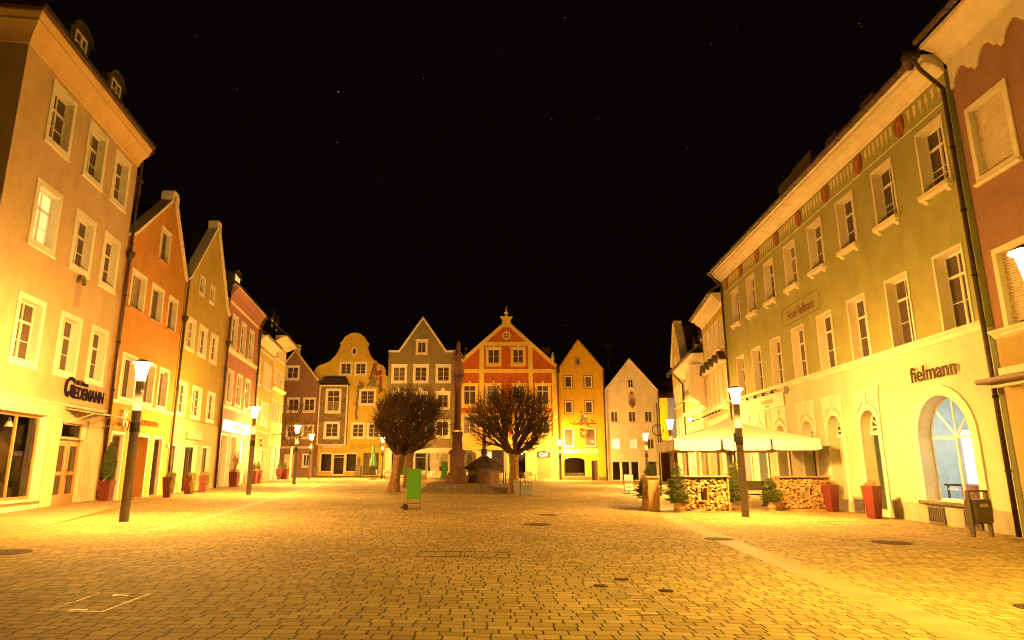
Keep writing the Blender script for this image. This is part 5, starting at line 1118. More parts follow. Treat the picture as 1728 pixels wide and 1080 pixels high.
def young_tree(x, y):
    rnd = random.Random(4); t = empty('young_tree', 'thin young bare tree with a whitewashed trunk at the end of the left row', 'tree', (x, y, gz(x)))
    MB().tube([(0, 0, -.2), (.02, 0, 1.5), (.05, 0, 3.2)], [.16, .13, .11], 10).build('trunk', mat('whitewashed_bark', (.55, .42, .22), .85), t)
    m = MB()
    def g(p, d, L_, r, lv):
        e = p + d * L_; m.tube([p, p.lerp(e, .5) + Vector((rnd.uniform(-.05, .05), 0, 0)), e], [r, r * .8, r * .6], 5, cap=False)
        if lv == 0: return
        for k in range(3 if lv > 1 else 4):
            nd = (d + Vector([rnd.uniform(-.65, .65) for _ in range(3)]) + Vector((0, 0, .15))).normalized(); g(p.lerp(e, rnd.uniform(.6, 1)), nd, L_ * .72, r * .62, lv - 1)
    for k in range(6):
        a = k * 1.05; g(Vector((.05, 0, 3.1)), Vector((cos(a) * .75, sin(a) * .75, .8)).normalized(), 1.6, .06, 4)
    g(Vector((.05, 0, 3.1)), Vector((0, 0, 1)), 2.0, .07, 4)
    m.build('branches', TWIG, t)
young_tree(-20.9, 68.5)
# ------------------------------------------------------------------ monument: steps, column with figure, covered fountain
m = MB(); 
st = empty('stone_platform', 'stepped grey stone platform under the column and the covered fountain', 'steps', (-1.6, 40.5, 0))
def rbox(m_, x0, x1, y0, y1, z0, z1): return m_.box(x0 + 1.6, x1 + 1.6, y0 - 40.5, y1 - 40.5, z0, z1)
def stepbox(x0, x1, y0, y1, z0, z1): 
    m = MB(); rbox(m, x0, x1, y0, y1, z0, z1); rbox(m, x0 - .04, x1 + .04, y0 - .04, y1 + .04, z1 + .001, z1 + .05); m.build('step', STONE, st)
stepbox(-4.1, .05, 38.35, 46.5, -.3, .2); stepbox(-3.8, -.35, 39.0, 46.4, .252, .42); stepbox(-3.4, 1.6, 40.0, 46.3, .472, .6) if False else None
stepbox(-.9, 1.0, 38.15, 38.95, -.3, .1); stepbox(.1, 1.25, 38.96, 46.4, -.3, .24)
cl = empty('column_monument', 'tall red stone column carrying a robed crowned figure with a child', 'monument', (-2.2, 42, .45))
S_ = lambda prof, n=4: MB().lathe(prof, n)
def sq(m_, h, z0, z1): return m_.box(-h, h, -h, h, z0, z1)
m = MB(); sq(m, .72, 0, .44); sq(m, .66, .441, .5); sq(m, .56, .501, .66); sq(m, .5, .661, .7); m.build('base_block', REDST, cl)
m = MB(); sq(m, .46, .701, 1.78); sq(m, .38, 1.0 - .2, 1.6 + .1); m.build('pedestal', REDST, cl)
m = MB(); sq(m, .5, 1.781, 1.84); sq(m, .56, 1.841, 1.93); sq(m, .5, 1.931, 1.98); sq(m, .44, 1.981, 2.08); m.build('pedestal_cap', REDST, cl)
m = MB().lathe([(.46, 2.081), (.46, 2.5), (.42, 2.6), (.42, 2.95), (.5, 3.05), (.5, 3.15), (.36, 3.2)], 4); m.xf(Matrix.Identity(4)); m.lathe([(.26, 3.32), (.27, 3.4), (.23, 3.45), (.225, 4.8), (.2, 5.95)], 24).build('column_shaft', REDST, cl)
m = MB().lathe([(.2, 5.96), (.26, 6.02), (.23, 6.06), (.26, 6.2), (.36, 6.36), (.38, 6.45)], 12).box(-.33, .33, -.33, .33, 6.46, 6.54).build('capital', REDST, cl)
fg = MB(); z = 6.54
fg.lathe([(.3, 0), (.34, .08), (.3, .16), (.28, .2)], 16, (0, 0, z))
fg.lathe([(.33, .2), (.31, .45), (.27, .8), (.30, 1.05), (.23, 1.3), (.24, 1.5), (.27, 1.65), (.2, 1.8), (.08, 1.87), (.07, 1.93), (.12, 1.99), (.14, 2.1), (.12, 2.22), (.06, 2.27)], 18, (0, 0, z), 1.05, .8)
for i, v in enumerate(fg.v):
    a = atan2(v[1], v[0]); h = v[2] - z
    if .2 < h < 1.75: q = 1 + .09 * sin(a * 7 + h * 4) + .05 * sin(a * 3 + h * 7); fg.v[i] = (v[0] * q + .05 * sin(h * 3), v[1] * q, v[2])
fg.lathe([(.13, 0), (.11, .06), (.15, .18), (.12, .19), (.04, .28), (.05, .33), (.01, .38)], 12, (0.0, 0, z + 2.24))
fg.tube([(-.2, 0, z + 1.65), (-.33, -.12, z + 1.4), (-.25, -.28, z + 1.3), (-.1, -.3, z + 1.35)], [.09, .08, .06, .05], 8)
fg.tube([(.22, 0, z + 1.65), (.36, -.1, z + 1.4), (.42, -.2, z + 1.5)], [.09, .07, .05], 8); fg.tube([(.36, -.2, z + 1.3), (.5, -.22, z + 2.0)], .022, 6); fg.lathe([(.02, 0), (.05, .05), (.02, .1)], 8, (.5, -.22, z + 2.0))
fg.lathe([(.1, 0), (.14, .15), (.11, .35), (.05, .42), (.09, .5), (.08, .6), (.02, .65)], 10, (-.22, -.26, z + 1.35))
fg.build('figure', REDST, cl, smooth=True)
ft = empty('covered_fountain', 'octagonal stone fountain basin with a dark wooden winter cover', 'fountain', (-.5, 43, .25)); ft.scale = (.76, .76, 1)
m = MB().lathe([(1.5, -.4), (1.5, .12), (1.36, .13), (1.36, .95), (1.44, .96), (1.44, 1.06), (1.3, 1.06)], 8); m.build('basin', STONE, ft)
m = MB()
for k in range(8):
    a = 2 * pi * (k + 1) / 8; c_, s__ = cos(a), sin(a); d = 1.36 * cos(pi / 8)
    for w0, w1, z0, z1 in ((-.42, .42, .2, .85),):
        vs = [(d * c_ + o_ * c_ - w * s__, d * s__ + o_ * s__ + w * c_, zz) for o_ in (.004, .04) for w in (w0, w1) for zz in (z0, z1)]
        m.add(vs, [(0, 1, 3, 2), (4, 6, 7, 5), (0, 4, 5, 1), (2, 3, 7, 6), (0, 2, 6, 4), (1, 5, 7, 3)])
m.build('basin_panels', REDST, ft)
m = MB().lathe([(1.78, 1.08), (1.8, 1.14), (.9, 1.55), (.25, 1.86), (.2, 1.87)], 8)
for k in range(8):
    a = 2 * pi * (k + .5) / 8; m.tube([(1.8 * cos(a), 1.8 * sin(a), 1.16), (.22 * cos(a), .22 * sin(a), 1.9)], .03, 5)
m.build('winter_cover', mat('cover_boards', (.085, .055, .03), .8, 0, .2, .3, 5, .4, 20), ft)
MB().lathe([(.25, 1.88), (.25, 2.3), (.17, 2.38), (.16, 2.9), (.2, 3.0), (.17, 3.05), (.15, 4.2)], 10).build('fountain_pillar', REDST, ft)
m = MB(); m.tube([(-.5, 0, 2.25), (.5, 0, 2.25)], .025, 6).lathe([(.27, 2.0), (.28, 2.3), (.24, 2.35)], 10); m.build('water_spout', DARKM, ft)
def cover_box(x, y, z0, z1, wd, d, mt, label, cat='box', legs=True, rz=.5, name='covered_board'):
    t = empty(name, label, cat, (x, y, gz(x)), rz); MB().box(-wd / 2, wd / 2, -d / 2, d / 2, z0, z1).box(-wd / 2 - .015, wd / 2 + .015, -d / 2 - .015, d / 2 + .015, z1 + .001, z1 + .03).build('cover', mt, t)
    if legs:
        m = MB(); [m.box(a - .03, a + .03, b_ - .03, b_ + .03, 0, z0 - .001) for a in (-wd / 2 + .06, wd / 2 - .06) for b_ in (-d / 2 + .05, d / 2 - .05)]; m.build('stand', DARKM, t)
    return t
cover_box(-1.85, 46.5, 1.05, 2.55, .8, .35, GREYB, 'grey boxed board standing between the column and the fountain', rz=.6, cat='boxed board')
cover_box(.5, 45.2, 1.05, 2.55, .95, .45, GREYB, 'grey boxed board standing right of the fountain', rz=-.5, cat='boxed board')
for i, (x, y, lb_) in enumerate([(-6.35, 50.5, 'green covered board behind the leaning tree'), (-3.55, 49.5, 'narrow green covered board left of the column base')]):
    cover_box(x - (.4 if i == 0 else 0), y, .75 if i == 0 else .45, 1.75, .95 if i == 0 else .45, .3, GREENB, lb_, rz=.1, cat='covered board')
t = empty('bin_cabinet', 'grey metal cabinet with small slots beside the foot of the right tree', 'cabinet', (1.85, 36.3, gz(1.8)), .12)
MB().box(-.3, .3, -.25, .25, 0, .7).box(-.32, .32, -.27, .27, .701, .73).build('case', GREYB, t); MB().box(-.62, -.31, -.1, .3, 0, .78).build('side_case', GREYB, t)
m = MB(); [m.box(-.2 + .16 * k, -.1 + .16 * k, -.256, -.251, .56, .62) for k in range(3)]; m.build('slots', mat('pale_label', (.7, .6, .4), .6), t)
# green wheeled display covered with cloth
t = empty('wheeled_display', 'tall bright green box on a small wheeled steel frame in mid square', 'display stand', (-2.8, 23.9, gz(-2.8)), R(8))
m = MB().box(-.26, .26, -.2, .2, .36, 1.42).build('green_cover', GREENB, t)
CH = mat('pale_steel', (.22, .17, .12), .35, .7, .5, .1, 5, 0)
m = MB(); 
for s in (-1, 1):
    m.tube([(.25, s * .19, .355), (.25, s * .19, .05), (-.2, s * .19, .05), (-.22, s * .19, .355)], .014, 6); m.tube([(-.2, s * .19, .05), (-.48, s * .12, .08), (-.3, s * .16, .34)], .014, 6); m.tube([(.25, s * .19, .22), (-.2, s * .19, .22)], .01, 5)
m.tube([(.25, -.19, .05), (.25, .19, .05)], .012, 6).tube([(-.2, -.19, .05), (-.2, .19, .05)], .012, 6).tube([(-.48, -.12, .08), (-.48, .12, .08)], .012, 6); m.build('frame', CH, t)
for s in (-1, 1):
    w_ = MB().lathe([(.06, -.02), (.1, -.02), (.1, .02), (.06, .02)], 18); w_.xf(Matrix.Rotation(pi / 2, 4, 'X')); wo = w_.build('wheel', DARKM, t, (-.28, s * .24, .1)); hb = MB().lathe([(.06, -.015), (.06, .015)], 12).xf(Matrix.Rotation(pi / 2, 4, 'X')); hb.build('hub', CH, wo)

# ------------------------------------------------------------------ planters
LEAF = mat('leaf_green', (.075, .10, .02), .6, 0, .3, .5, 9, 0); LEAFY = mat('leaf_yellow', (.22, .19, .035), .6, 0, .3, .4, 9, 0); DRY = mat('dry_stems', (.32, .20, .08), .8, 0, .2, .3, 6, 0); SOIL = mat('soil', (.04, .025, .015), .95)
def leaves(m, c, n, sx, sy, sz, s, rnd, shape=None):
    for _ in range(n):
        while True:
            p = Vector((rnd.uniform(-1, 1), rnd.uniform(-1, 1), rnd.uniform(-1, 1)))
            if p.length < 1 and (p.length > .45 or rnd.random() < .3): break
        if shape: p.x *= shape(p.z); p.y *= shape(p.z)
        q = Vector((c[0] + p.x * sx, c[1] + p.y * sy, c[2] + p.z * sz)); a = Vector([rnd.gauss(0, 1) for _ in range(3)]).normalized(); b = a.orthogonal().normalized(); k = s * rnd.uniform(.6, 1.3)
        m.add([q - a * k, q + b * k * .4, q + a * k, q - b * k * .4], [(0, 1, 2, 3)])
def planter(x, y, label, h=1.05, w0=.21, w1=.31, kind='stubble', pot=None, rz=0, seed=1, lh=1.0, grp='red tapered planters along the houses'):
    rnd = random.Random(seed); t = empty('planter', label, 'planter', (x, y, gz(x) + .0), rz, grp)
    m = MB(); m.lathe([(w0, 0), (w1, h), (w1 - .03, h), (w1 - .05, h - .07)], 4, (0, 0, 0), 1, 1); m.xf(Matrix.Identity(4))
    k = 1.414
    m = MB(); vs = []
    for r, z in ((w0, 0), (w1, h), (w1 - .035, h + .001), (w1 - .05, h - .08)): vs += [(-r, -r, z), (r, -r, z), (r, r, z), (-r, r, z)]
    m.add(vs, [(4 * i + j, 4 * i + (j + 1) % 4, 4 * i + 4 + (j + 1) % 4, 4 * i + 4 + j) for i in range(3) for j in range(4)] + [(3, 2, 1, 0)]); m.build('pot', pot or REDPOT, t)
    MB().box(-w1 + .055, w1 - .055, -w1 + .055, w1 - .055, h - .1, h - .06).build('soil', SOIL, t)
    m = MB()
    if kind == 'stubble':
        for _ in range(70):
            a = rnd.uniform(0, 6.28); e = rnd.uniform(.05, .16); q = Vector((rnd.uniform(-.18, .18), rnd.uniform(-.18, .18), h - .06)); m.tube([q, q + Vector((cos(a) * e, sin(a) * e, rnd.uniform(.12, .3)))], [.006, .003], 3, cap=False)
        leaves(m, (0, 0, h + .06), 160, .2, .2, .1, .035, rnd); m.build('plant', DRY, t)
    elif kind == 'column':
        leaves(m, (0, 0, h + lh * .5), 1500, w1 * 1.15, w1 * 1.15, lh * .55, .05, rnd, lambda z: .55 + .45 * (1 - max(0, z))); m.tube([(0, 0, h - .1), (0, 0, h + lh * .8)], .02, 5); m.build('plant', LEAF, t)
    elif kind == 'cone':
        leaves(m, (0, 0, h + lh * .5), 900, w1 * .8, w1 * .8, lh * .5, .04, rnd, lambda z: .6 - .5 * z); m.build('plant', LEAF, t); m2 = MB(); leaves(m2, (0, 0, h + .02), 160, w1, w1, .1, .05, rnd); m2.build('ground_plant', LEAFY, t)
    elif kind == 'trailing':
        leaves(m, (.1, -.05, h + .02), 420, w1 * 1.1, w1 * 1.0, .18, .05, rnd); leaves(m, (w1 * .95, -.1, h - .35), 420, .12, w1 * .8, .38, .045, rnd)
        for _ in range(14):
            q = Vector((rnd.uniform(-.2, .25), rnd.uniform(-.25, .2), h)); m.tube([q, q + Vector((.15, 0, .12)), q + Vector((.28 + .1 * rnd.random(), 0, -.3 - .4 * rnd.random()))], .006, 3, cap=False)
        m.build('plant', LEAFY, t)
    elif kind == 'stems':
        for _ in range(26):
            a = rnd.uniform(0, 6.28); e = rnd.uniform(.05, .4); q = Vector((0, 0, h - .06)); m.tube([q, q + Vector((cos(a) * e * .4, sin(a) * e * .4, lh * .5)), q + Vector((cos(a) * e, sin(a) * e, lh * rnd.uniform(.7, 1.1)))], [.022, .02, .008], 5, cap=False)
        leaves(m, (0, 0, h + .05), 160, w1, w1, .1, .05, rnd); m.build('plant', DRY, t)
    return t
planter(-14.35, 24.8, 'red planter with a tall bushy evergreen beside the oak shop door', .84, .15, .23, 'column', seed=1, lh=1.35, rz=.1)
planter(-14.4, 29.6, 'red planter with a small trailing plant at the foot of the brown downpipe', .9, .13, .21, 'trailing', seed=2, rz=.2)
planter(-14.95, 32.9, 'red planter with trailing leaves beside the lattice shop entrance', .85, .15, .21, 'trailing', seed=3, rz=-.1)
planter(-15.35, 35.3, 'red leaning planter overgrown with yellow leaves on the ochre house', .85, .15, .21, 'trailing', seed=4, rz=.5)
planter(-16.75, 43.2, 'red planter with tall pale twisted stems under the white lit sign', .95, .2, .28, 'stems', seed=5, lh=1.4)
planter(-17.55, 48.9, 'red planter with a small conifer, left one of the pair by the pale ochre house', .95, .2, .28, 'cone', seed=6, lh=.6)
planter(-17.7, 50.2, 'red planter with a small conifer, right one of the pair by the pale ochre house', .95, .2, .28, 'cone', seed=7, lh=.7)
planter(-20.0, 62.3, 'red planter with two small conifers, left one of the far pair', 1.0, .22, .34, 'cone', seed=8, lh=.6)
planter(-19.6, 62.9, 'red planter with a small conifer, right one of the far pair', 1.0, .22, .32, 'cone', seed=9, lh=.6)
planter(13.05, 25.7, 'red planter with short dry grass, nearer the firewood rack', 1.0, .15, .215, 'stubble', seed=10, rz=.3)
planter(12.75, 22.4, 'red planter with short dry grass, beside the arched shop doorway', 1.06, .15, .225, 'stubble', seed=11, rz=.35)
gpt = mat('grey_pot', (.22, .19, .14), .6)
planter(-21.8, 81.2, 'grey planter with bare twisted branches left of the shop window of the golden house', 1.1, .25, .34, 'stems', gpt, seed=12, lh=1.3, grp='grey planters at the golden house')
planter(-16.35, 81.2, 'grey planter with bare branches between the shop window and the dark gateway', 1.2, .25, .34, 'stems', gpt, seed=13, lh=1.2, grp='grey planters at the golden house')

# ------------------------------------------------------------------ restaurant terrace on the right
NEED = mat('fir_needles', (.085, .105, .018), .55, 0, .3, .5, 12, 0)
def fir(x, y, label, h, w_, seed, burlap=True):
    rnd = random.Random(seed); t = empty('fir_tree', label, 'fir tree', (x, y, gz(x)), rnd.uniform(0, 6), 'small cut fir trees on the terrace')
    MB().tube([(0, 0, .02), (.01, 0, h * .6), (0, .01, h)], [.045, .03, .008], 8).build('trunk', BARK, t)
    z0 = .36 if burlap else .2; m = MB(); z = z0
    while z < h - .04:
        f = (z - z0) / (h - z0); L_ = w_ * .85 * (1 - f) ** .8 * min(1, .7 + f * 4) * rnd.uniform(.85, 1.05) + .06; nb = max(5, int(13 * (1 - f) + 4)); a0 = rnd.uniform(0, 6)
        for k in range(nb):
            a = a0 + 2 * pi * k / nb + rnd.uniform(-.2, .2); ln = L_ * rnd.uniform(.6, 1.1); d = Vector((cos(a), sin(a), rnd.uniform(-.05, .4) + .6 * f)); d.normalize(); s_ = Vector((-sin(a), cos(a), 0)); p0 = Vector((0, 0, z))
            for side in (0, -1, 1, -2, 2):
                if side and ln < .15: continue
                base = p0 + d * ln * (.35 if abs(side) == 1 else .6 if side else 0); dd = (d + s_ * (.75 if side > 0 else -.75)).normalized() if side else d; l2 = ln * (.5 if abs(side) == 1 else .33 if side else 1)
                e = base + dd * l2 - Vector((0, 0, .04 * l2)); m.tube([base, e], [.007, .003], 3, cap=False)
                n_ = int(l2 / .010)
                for q in range(n_):
                    c = base.lerp(e, (q + .5) / n_); r_ = Vector([rnd.gauss(0, 1) for _ in range(3)]); r_ = (r_ - dd * r_.dot(dd)).normalized(); tip = c + (r_ + dd * .8).normalized() * .05; wv = dd.cross(r_) * .006 + dd * .005
                    m.add([c - wv, c + wv, tip], [(0, 1, 2)])
        z += .075 * (1.1 - .3 * f)
    m.build('needles', NEED, t)
    if burlap:
        b = MB(); b.lathe([(.13, 0), (.17, .05), (.17, .2), (.12, .29), (.16, .36), (.1, .33)], 14); b.v = [(v[0] * (1 + .08 * sin(5 * atan2(v[1], v[0]) + 9 * v[2])), v[1] * (1 + .08 * sin(4 * atan2(v[1], v[0]))), v[2]) for v in b.v]
        bo_ = b.build('burlap_wrap', mat('burlap', (.40, .27, .13), .95, 0, .1, .2, 20, .6, 60), t, smooth=True); MB().lathe([(.155, .1), (.18, .1), (.18, .12), (.155, .12)], 14).build('ribbon', REDPOT, bo_)
    return t
fir(6.75, 28.3, 'wide dark fir tree beside the end-on firewood rack, leftmost of the terrace', 1.75, .85, 21)
fir(6.2, 27.0, 'low dark fir tree overlapping the leftmost big one', 1.25, .6, 26)
fir(6.7, 24.1, 'fir tree with a light leading shoot left of the first firewood rack', 1.75, .62, 22)
fir(9.2, 25.1, 'fir tree in a burlap wrap behind the street lamp pole', 1.9, .62, 23)
fir(10.75, 25.7, 'short fir tree in a burlap wrap between the lamp pole and the second firewood rack', 1.25, .62, 24)
def log_mat():
    m, n, l, p = nm('split_log_ends'); g = n.new('ShaderNodeNewGeometry'); r = n.new('ShaderNodeValToRGB'); e = r.color_ramp.elements
    e[0].color = (.36, .17, .05, 1); e[1].color = (.62, .42, .15, 1); k = e.new(.35); k.color = (.50, .28, .08, 1); l.new(g.outputs['Random Per Island'], r.inputs[0])
    tc = n.new('ShaderNodeTexCoord'); w_ = n.new('ShaderNodeTexNoise'); w_.inputs['Scale'].default_value = 40; l.new(tc.outputs['Object'], w_.inputs['Vector']); mr = n.new('ShaderNodeMapRange'); mr.inputs[3].default_value = .6; mr.inputs[4].default_value = 1.25; l.new(w_.outputs[0], mr.inputs[0])
    v = n.new('ShaderNodeVectorMath'); v.operation = 'SCALE'; l.new(r.outputs[0], v.inputs[0]); l.new(mr.outputs[0], v.inputs['Scale']); l.new(v.outputs[0], p.inputs['Base Color']); p.inputs['Roughness'].default_value = .8; return m
LOGM = log_mat(); RAWW = mat('raw_planks', (.42, .24, .09), .75, 0, .2, .2, 10, .3, 40)
def wood_rack(x, y, rz, label, W_=1.95, Ht=1.25, D_=.38, seed=1):
    rnd = random.Random(seed); t = empty('firewood_rack', label, 'firewood rack', (x, y, gz(x)), rz, 'firewood racks on the terrace'); e = .05; h = W_ / 2
    m = MB(); m.box(-h, -h + e, 0, D_, 0, Ht).box(h - e, h, 0, D_, 0, Ht).box(-h + e, h - e, 0, D_, .0, e).box(-h - .05, h + .05, -.04, D_ + .04, Ht + .001, Ht + .04)
    m.build('frame', RAWW, t)
    cx, cz, a, b_ = 0, Ht * .52, .16, .22
    m = MB(); m.box(cx - a - .03, cx - a, .0, D_, cz - b_, cz + b_).box(cx + a, cx + a + .03, .0, D_, cz - b_, cz + b_).box(cx - a - .03, cx + a + .03, .0, D_, cz + b_ + .001, cz + b_ + .03).box(cx - a - .03, cx + a + .03, .0, D_, cz - b_ - .03, cz - b_ - .001); m.build('peep_window_frame', RAWW, t)
    m = MB(); s = .10; j = 0; z = e + s * .55
    while z < Ht - s * .4:
        xx = -h + e + s * .5 + (j % 2) * s * .5
        while xx < h - e - s * .3:
            if not (abs(xx - cx) < a + .06 and abs(z - cz) < b_ + .06):
                n_ = rnd.choice([3, 3, 4, 5, 6]); r = s * rnd.choice([.42, .5, .58, .7]); a0 = rnd.uniform(0, 6); y0 = rnd.uniform(.0, .09)
                jx_ = rnd.uniform(-.3, .3) * s; jz_ = rnd.uniform(-.28, .28) * s; pl = [(xx + jx_ + r * cos(a0 + 2 * pi * k / n_ + rnd.uniform(-.25, .25)), z + jz_ + r * .9 * sin(a0 + 2 * pi * k / n_)) for k in range(n_)]
                vs = [(q[0], y0, q[1]) for q in pl] + [(q[0], D_ - .02 - y0 * .3, q[1]) for q in pl]; m.add(vs, [tuple(range(n_)), tuple(reversed(range(n_, 2 * n_)))] + [(i, (i + 1) % n_, (i + 1) % n_ + n_, i + n_) for i in range(n_)])
            xx += s
        z += s * .86; j += 1
    MB().box(-h + e, cx - a - .031, .13, .15, e, Ht).box(cx + a + .031, h - e, .13, .15, e, Ht).box(cx - a - .03, cx + a + .03, .13, .15, e, cz - b_ - .031).box(cx - a - .03, cx + a + .03, .13, .15, cz + b_ + .031, Ht).build('gap_shade_board', PANEI, t)  # dark sheet added behind the log ends so the gaps look shaded
    tag(m.build('split_logs', LOGM, t), kind='stuff'); return t
wood_rack(7.64, 24.15, R(3), 'firewood rack with a square peep window, left of the nearest right lamp', seed=1)
wood_rack(12.35, 26.3, R(-3), 'firewood rack with a peep window beside the green wall and the red planter', 2.0, 1.25, seed=2)
wood_rack(6.25, 25.4, R(85), 'narrow firewood rack seen end-on at the terrace corner', 1.6, 1.2, .4, seed=3)
# big cream parasol
t = empty('market_parasol', 'huge square cream parasol over the restaurant terrace', 'parasol', (10.5, 29.0, gz(10.5)), R(-7))
hw = 2.85; ze, zp = 2.72, 3.68; m = MB(); NS = 8; vs = []; fs = []
ring = []
for f in [0, .2, .4, .6, .8, 1]:
    rr = []
    for sd_ in range(4):
        for k in range(NS):
            q = -1 + 2 * k / NS; px, py = [(q, -1), (1, q), (-q, 1), (-1, -q)][sd_]
            sag = .05 * sin(pi * f) + .07 * f * (1 - q * q) * 0; rr.append((px * hw * f + 0, py * hw * f, zp + (ze - zp) * f - sag + (.0 if f else .02)))
    ring.append(rr)
nn = 4 * NS; vs = [v for r in ring for v in r]
fs = [(i * nn + k, i * nn + (k + 1) % nn, (i + 1) * nn + (k + 1) % nn, (i + 1) * nn + k) for i in range(5) for k in range(nn)]
m.add(vs, fs); cano = m.build('canopy', CANVAS, t, smooth=False)
m = MB()
for sd_ in range(4):
    for seg in range(3):
        a = -1 + seg * 2 / 3 + .015; b_ = -1 + (seg + 1) * 2 / 3 - .015; top = []; bot = []
        for k in range(9):
            q = a + (b_ - a) * k / 8; px, py = [(q, -1), (1, q), (-q, 1), (-1, -q)][sd_]; sl = .025 * sin(k * 1.7 + sd_) ; ed = .05 if k in (0, 8) else 0
            top.append((px * hw * 1.001, py * hw * 1.001, ze)); bot.append((px * (hw + sl + .0), py * (hw + sl), ze - .44 + ed))
        m.add(top + bot, [(k, k + 1, k + 10, k + 9) for k in range(8)])
m.build('valance', CANVAS, cano)
m = MB().lathe([(.08, 0), (.08, 3.6)], 12).box(-.5, .5, -.5, .5, 0, .08); m.lathe([(.16, 2.15), (.16, 2.22)], 12); m.build('mast', GREYB, t)
m = MB()
for k in range(8):
    px, py = [(1, 0), (1, 1), (0, 1), (-1, 1), (-1, 0), (-1, -1), (0, -1), (1, -1)][k]; m.tube([(0, 0, zp - .1), (px * hw * .98, py * hw * .98, ze - .03)], .025, 5); m.tube([(px * .12, py * .12, 2.2), (px * hw * .4, py * hw * .4, zp - .52)], .02, 5)
m.build('ribs', RAWW, t); MB().lathe([(.16, 0), (.1, .06), (.02, .09)], 12, (0, 0, zp + .0)).build('top_cap', CANVAS, t)
t2 = empty('folded_parasol', 'folded green parasol beside the far left lamp', 'parasol', (-11.95, 66.5, gz(-12)))
MB().tube([(0, 0, 0), (0, 0, 3.6)], .04, 8).box(-.35, .35, -.35, .35, 0, .08).build('mast', DARKM, t2)
m = MB(); m.lathe([(.06, 3.55), (.1, 3.2), (.16, 2.5), (.25, 1.9), (.33, 1.35), (.28, 1.3), (.1, 2.0)], 20); m.v = [(v[0] * (1 + .3 * sin(5 * atan2(v[1], v[0]))), v[1] * (1 + .3 * sin(5 * atan2(v[1], v[0]))), v[2] + .12 * sin(3 * atan2(v[1], v[0])) * (v[2] < 1.6)) for v in m.v]
m.build('folded_cloth', mat('sea_green_cloth', (.16, .34, .20), .7, 0, .2, .1, 5, .2), t2, smooth=True)
# tables and chairs
def make_chair():
    t = empty('bistro_chair', 'x', 'chair'); m = MB().box(-.21, .21, -.2, .2, .44, .47).build('seat', RATT, t)
    b = MB(); b.prism([(-.2, .55), (.2, .55), (.23, .85), (.15, .93), (-.15, .93), (-.23, .85)], .2, .225).build('backrest', RATT, t)
    for s in (-1, 1): MB().tube([(s * .2, .21, .9), (s * .19, .19, .47), (s * .2, .22, 0)], .014, 5).build('leg', CH, t); MB().tube([(s * .18, -.18, .45), (s * .2, -.2, 0)], .014, 5).build('leg', CH, t)
    MB().tube([(-.22, -.18, .46), (-.25, -.16, .66), (-.24, .2, .68)], .013, 5).tube([(.22, -.18, .46), (.25, -.16, .66), (.24, .2, .68)], .013, 5).build('armrests', CH, t); return t
def make_table():
    t = empty('bistro_table', 'x', 'table'); MB().lathe([(.38, .71), (.4, .72), (.4, .74), (.38, .75)], 20).build('table_top', GREYB, t); MB().tube([(0, 0, .03), (0, 0, .71)], .03, 8).build('stem', DARKM, t)
    m = MB(); [m.tube([(0, 0, .06), (.3 * cos(a), .3 * sin(a), .02)], .02, 5) for a in (0.3, 1.9, 3.4, 5)]; m.build('foot', DARKM, t); return t
RATT = mat('pale_wicker', (.75, .66, .40), .7, 0, .2, .3, 30, .5, 60)
c0 = make_chair(); t0 = make_table(); rnd = random.Random(12); first = [1, 1]
def put(src, idx, x, y, rz, label, grp):
    o = src if first[idx] else copy_tree(src); first[idx] = 0; o.location = (x, y, gz(x)); o.rotation_euler = (0, 0, rz); o['label'] = label; o['group'] = grp; return o
for i, (x, y) in enumerate([(.9, 66), (2.9, 67.5), (4.35, 66.2)]):
    put(t0, 1, x, y, i, ['small round cafe table left of the right tree trunk, before the red house', 'small round cafe table just right of the right tree trunk', 'small round cafe table nearest the cafe door'][i], 'cafe tables before the red house')
    for k in range(4): a = k * 1.57 + rnd.uniform(-.3, .3) + .5; put(c0, 0, x + .65 * cos(a), y + .65 * sin(a), a - pi / 2, 'pale wicker cafe chair at a small round table before the red house', 'cafe chairs before the red house')
for i, (x, y) in enumerate([(-10.9, 67.6), (-8.6, 67), (-6.9, 67.8), (-5.2, 67)]):
    put(t0, 1, x, y, i, ['small round table beside the folded green parasol', 'small round table between the two left tree trunks', 'small round table right of the second left trunk', 'small round table just left of the column, before the shop window'][i], 'cafe tables before the olive house')
    for k in range(4): a = k * 1.57 + rnd.uniform(-.3, .3) + .2; put(c0, 0, x + .65 * cos(a), y + .65 * sin(a), a - pi / 2, 'pale wicker chair at a small round table before the olive house', 'cafe chairs before the olive house')
def terrace_table(x, y, rz, label):
    t = empty('terrace_table', label, 'table', (x, y, gz(x)), rz, 'long terrace tables under the parasol'); MB().box(-.9, .9, -.38, .38, .72, .76).build('table_top', WOODD, t)
    for s in (-1, 1): MB().tube([(s * .55, 0, .72), (s * .55, 0, .04)], .035, 8).tube([(s * .55, -.32, .03), (s * .55, .32, .03)], .03, 6).tube([(s * .55 - .25, 0, .03), (s * .55 + .25, 0, .03)], .03, 6).build('pedestal', DARKM, t)
    return t
terrace_table(11.3, 28.8, .1, 'dark long table between the lamp pole and the second firewood rack'); terrace_table(9.4, 30.5, .1, 'dark long table at the back left under the parasol'); 
def bench(x, y, rz, label):
    t = empty('terrace_bench', label, 'bench', (x, y, gz(x)), rz, 'benches under the parasol'); MB().box(-.9, .9, -.2, .2, .42, .46).build('seat', WOODD, t)
    MB().box(-.9, .9, .2, .24, .6, 1.02).build('backrest', mat('green_pad', (.35, .36, .06), .8), t)
    for s in (-1, 1): MB().box(s * .75 - .03, s * .75 + .03, -.18, .24, 0, .419).box(s * .75 - .03, s * .75 + .03, .17, .199, .461, 1.0).build('leg', WOODD, t)
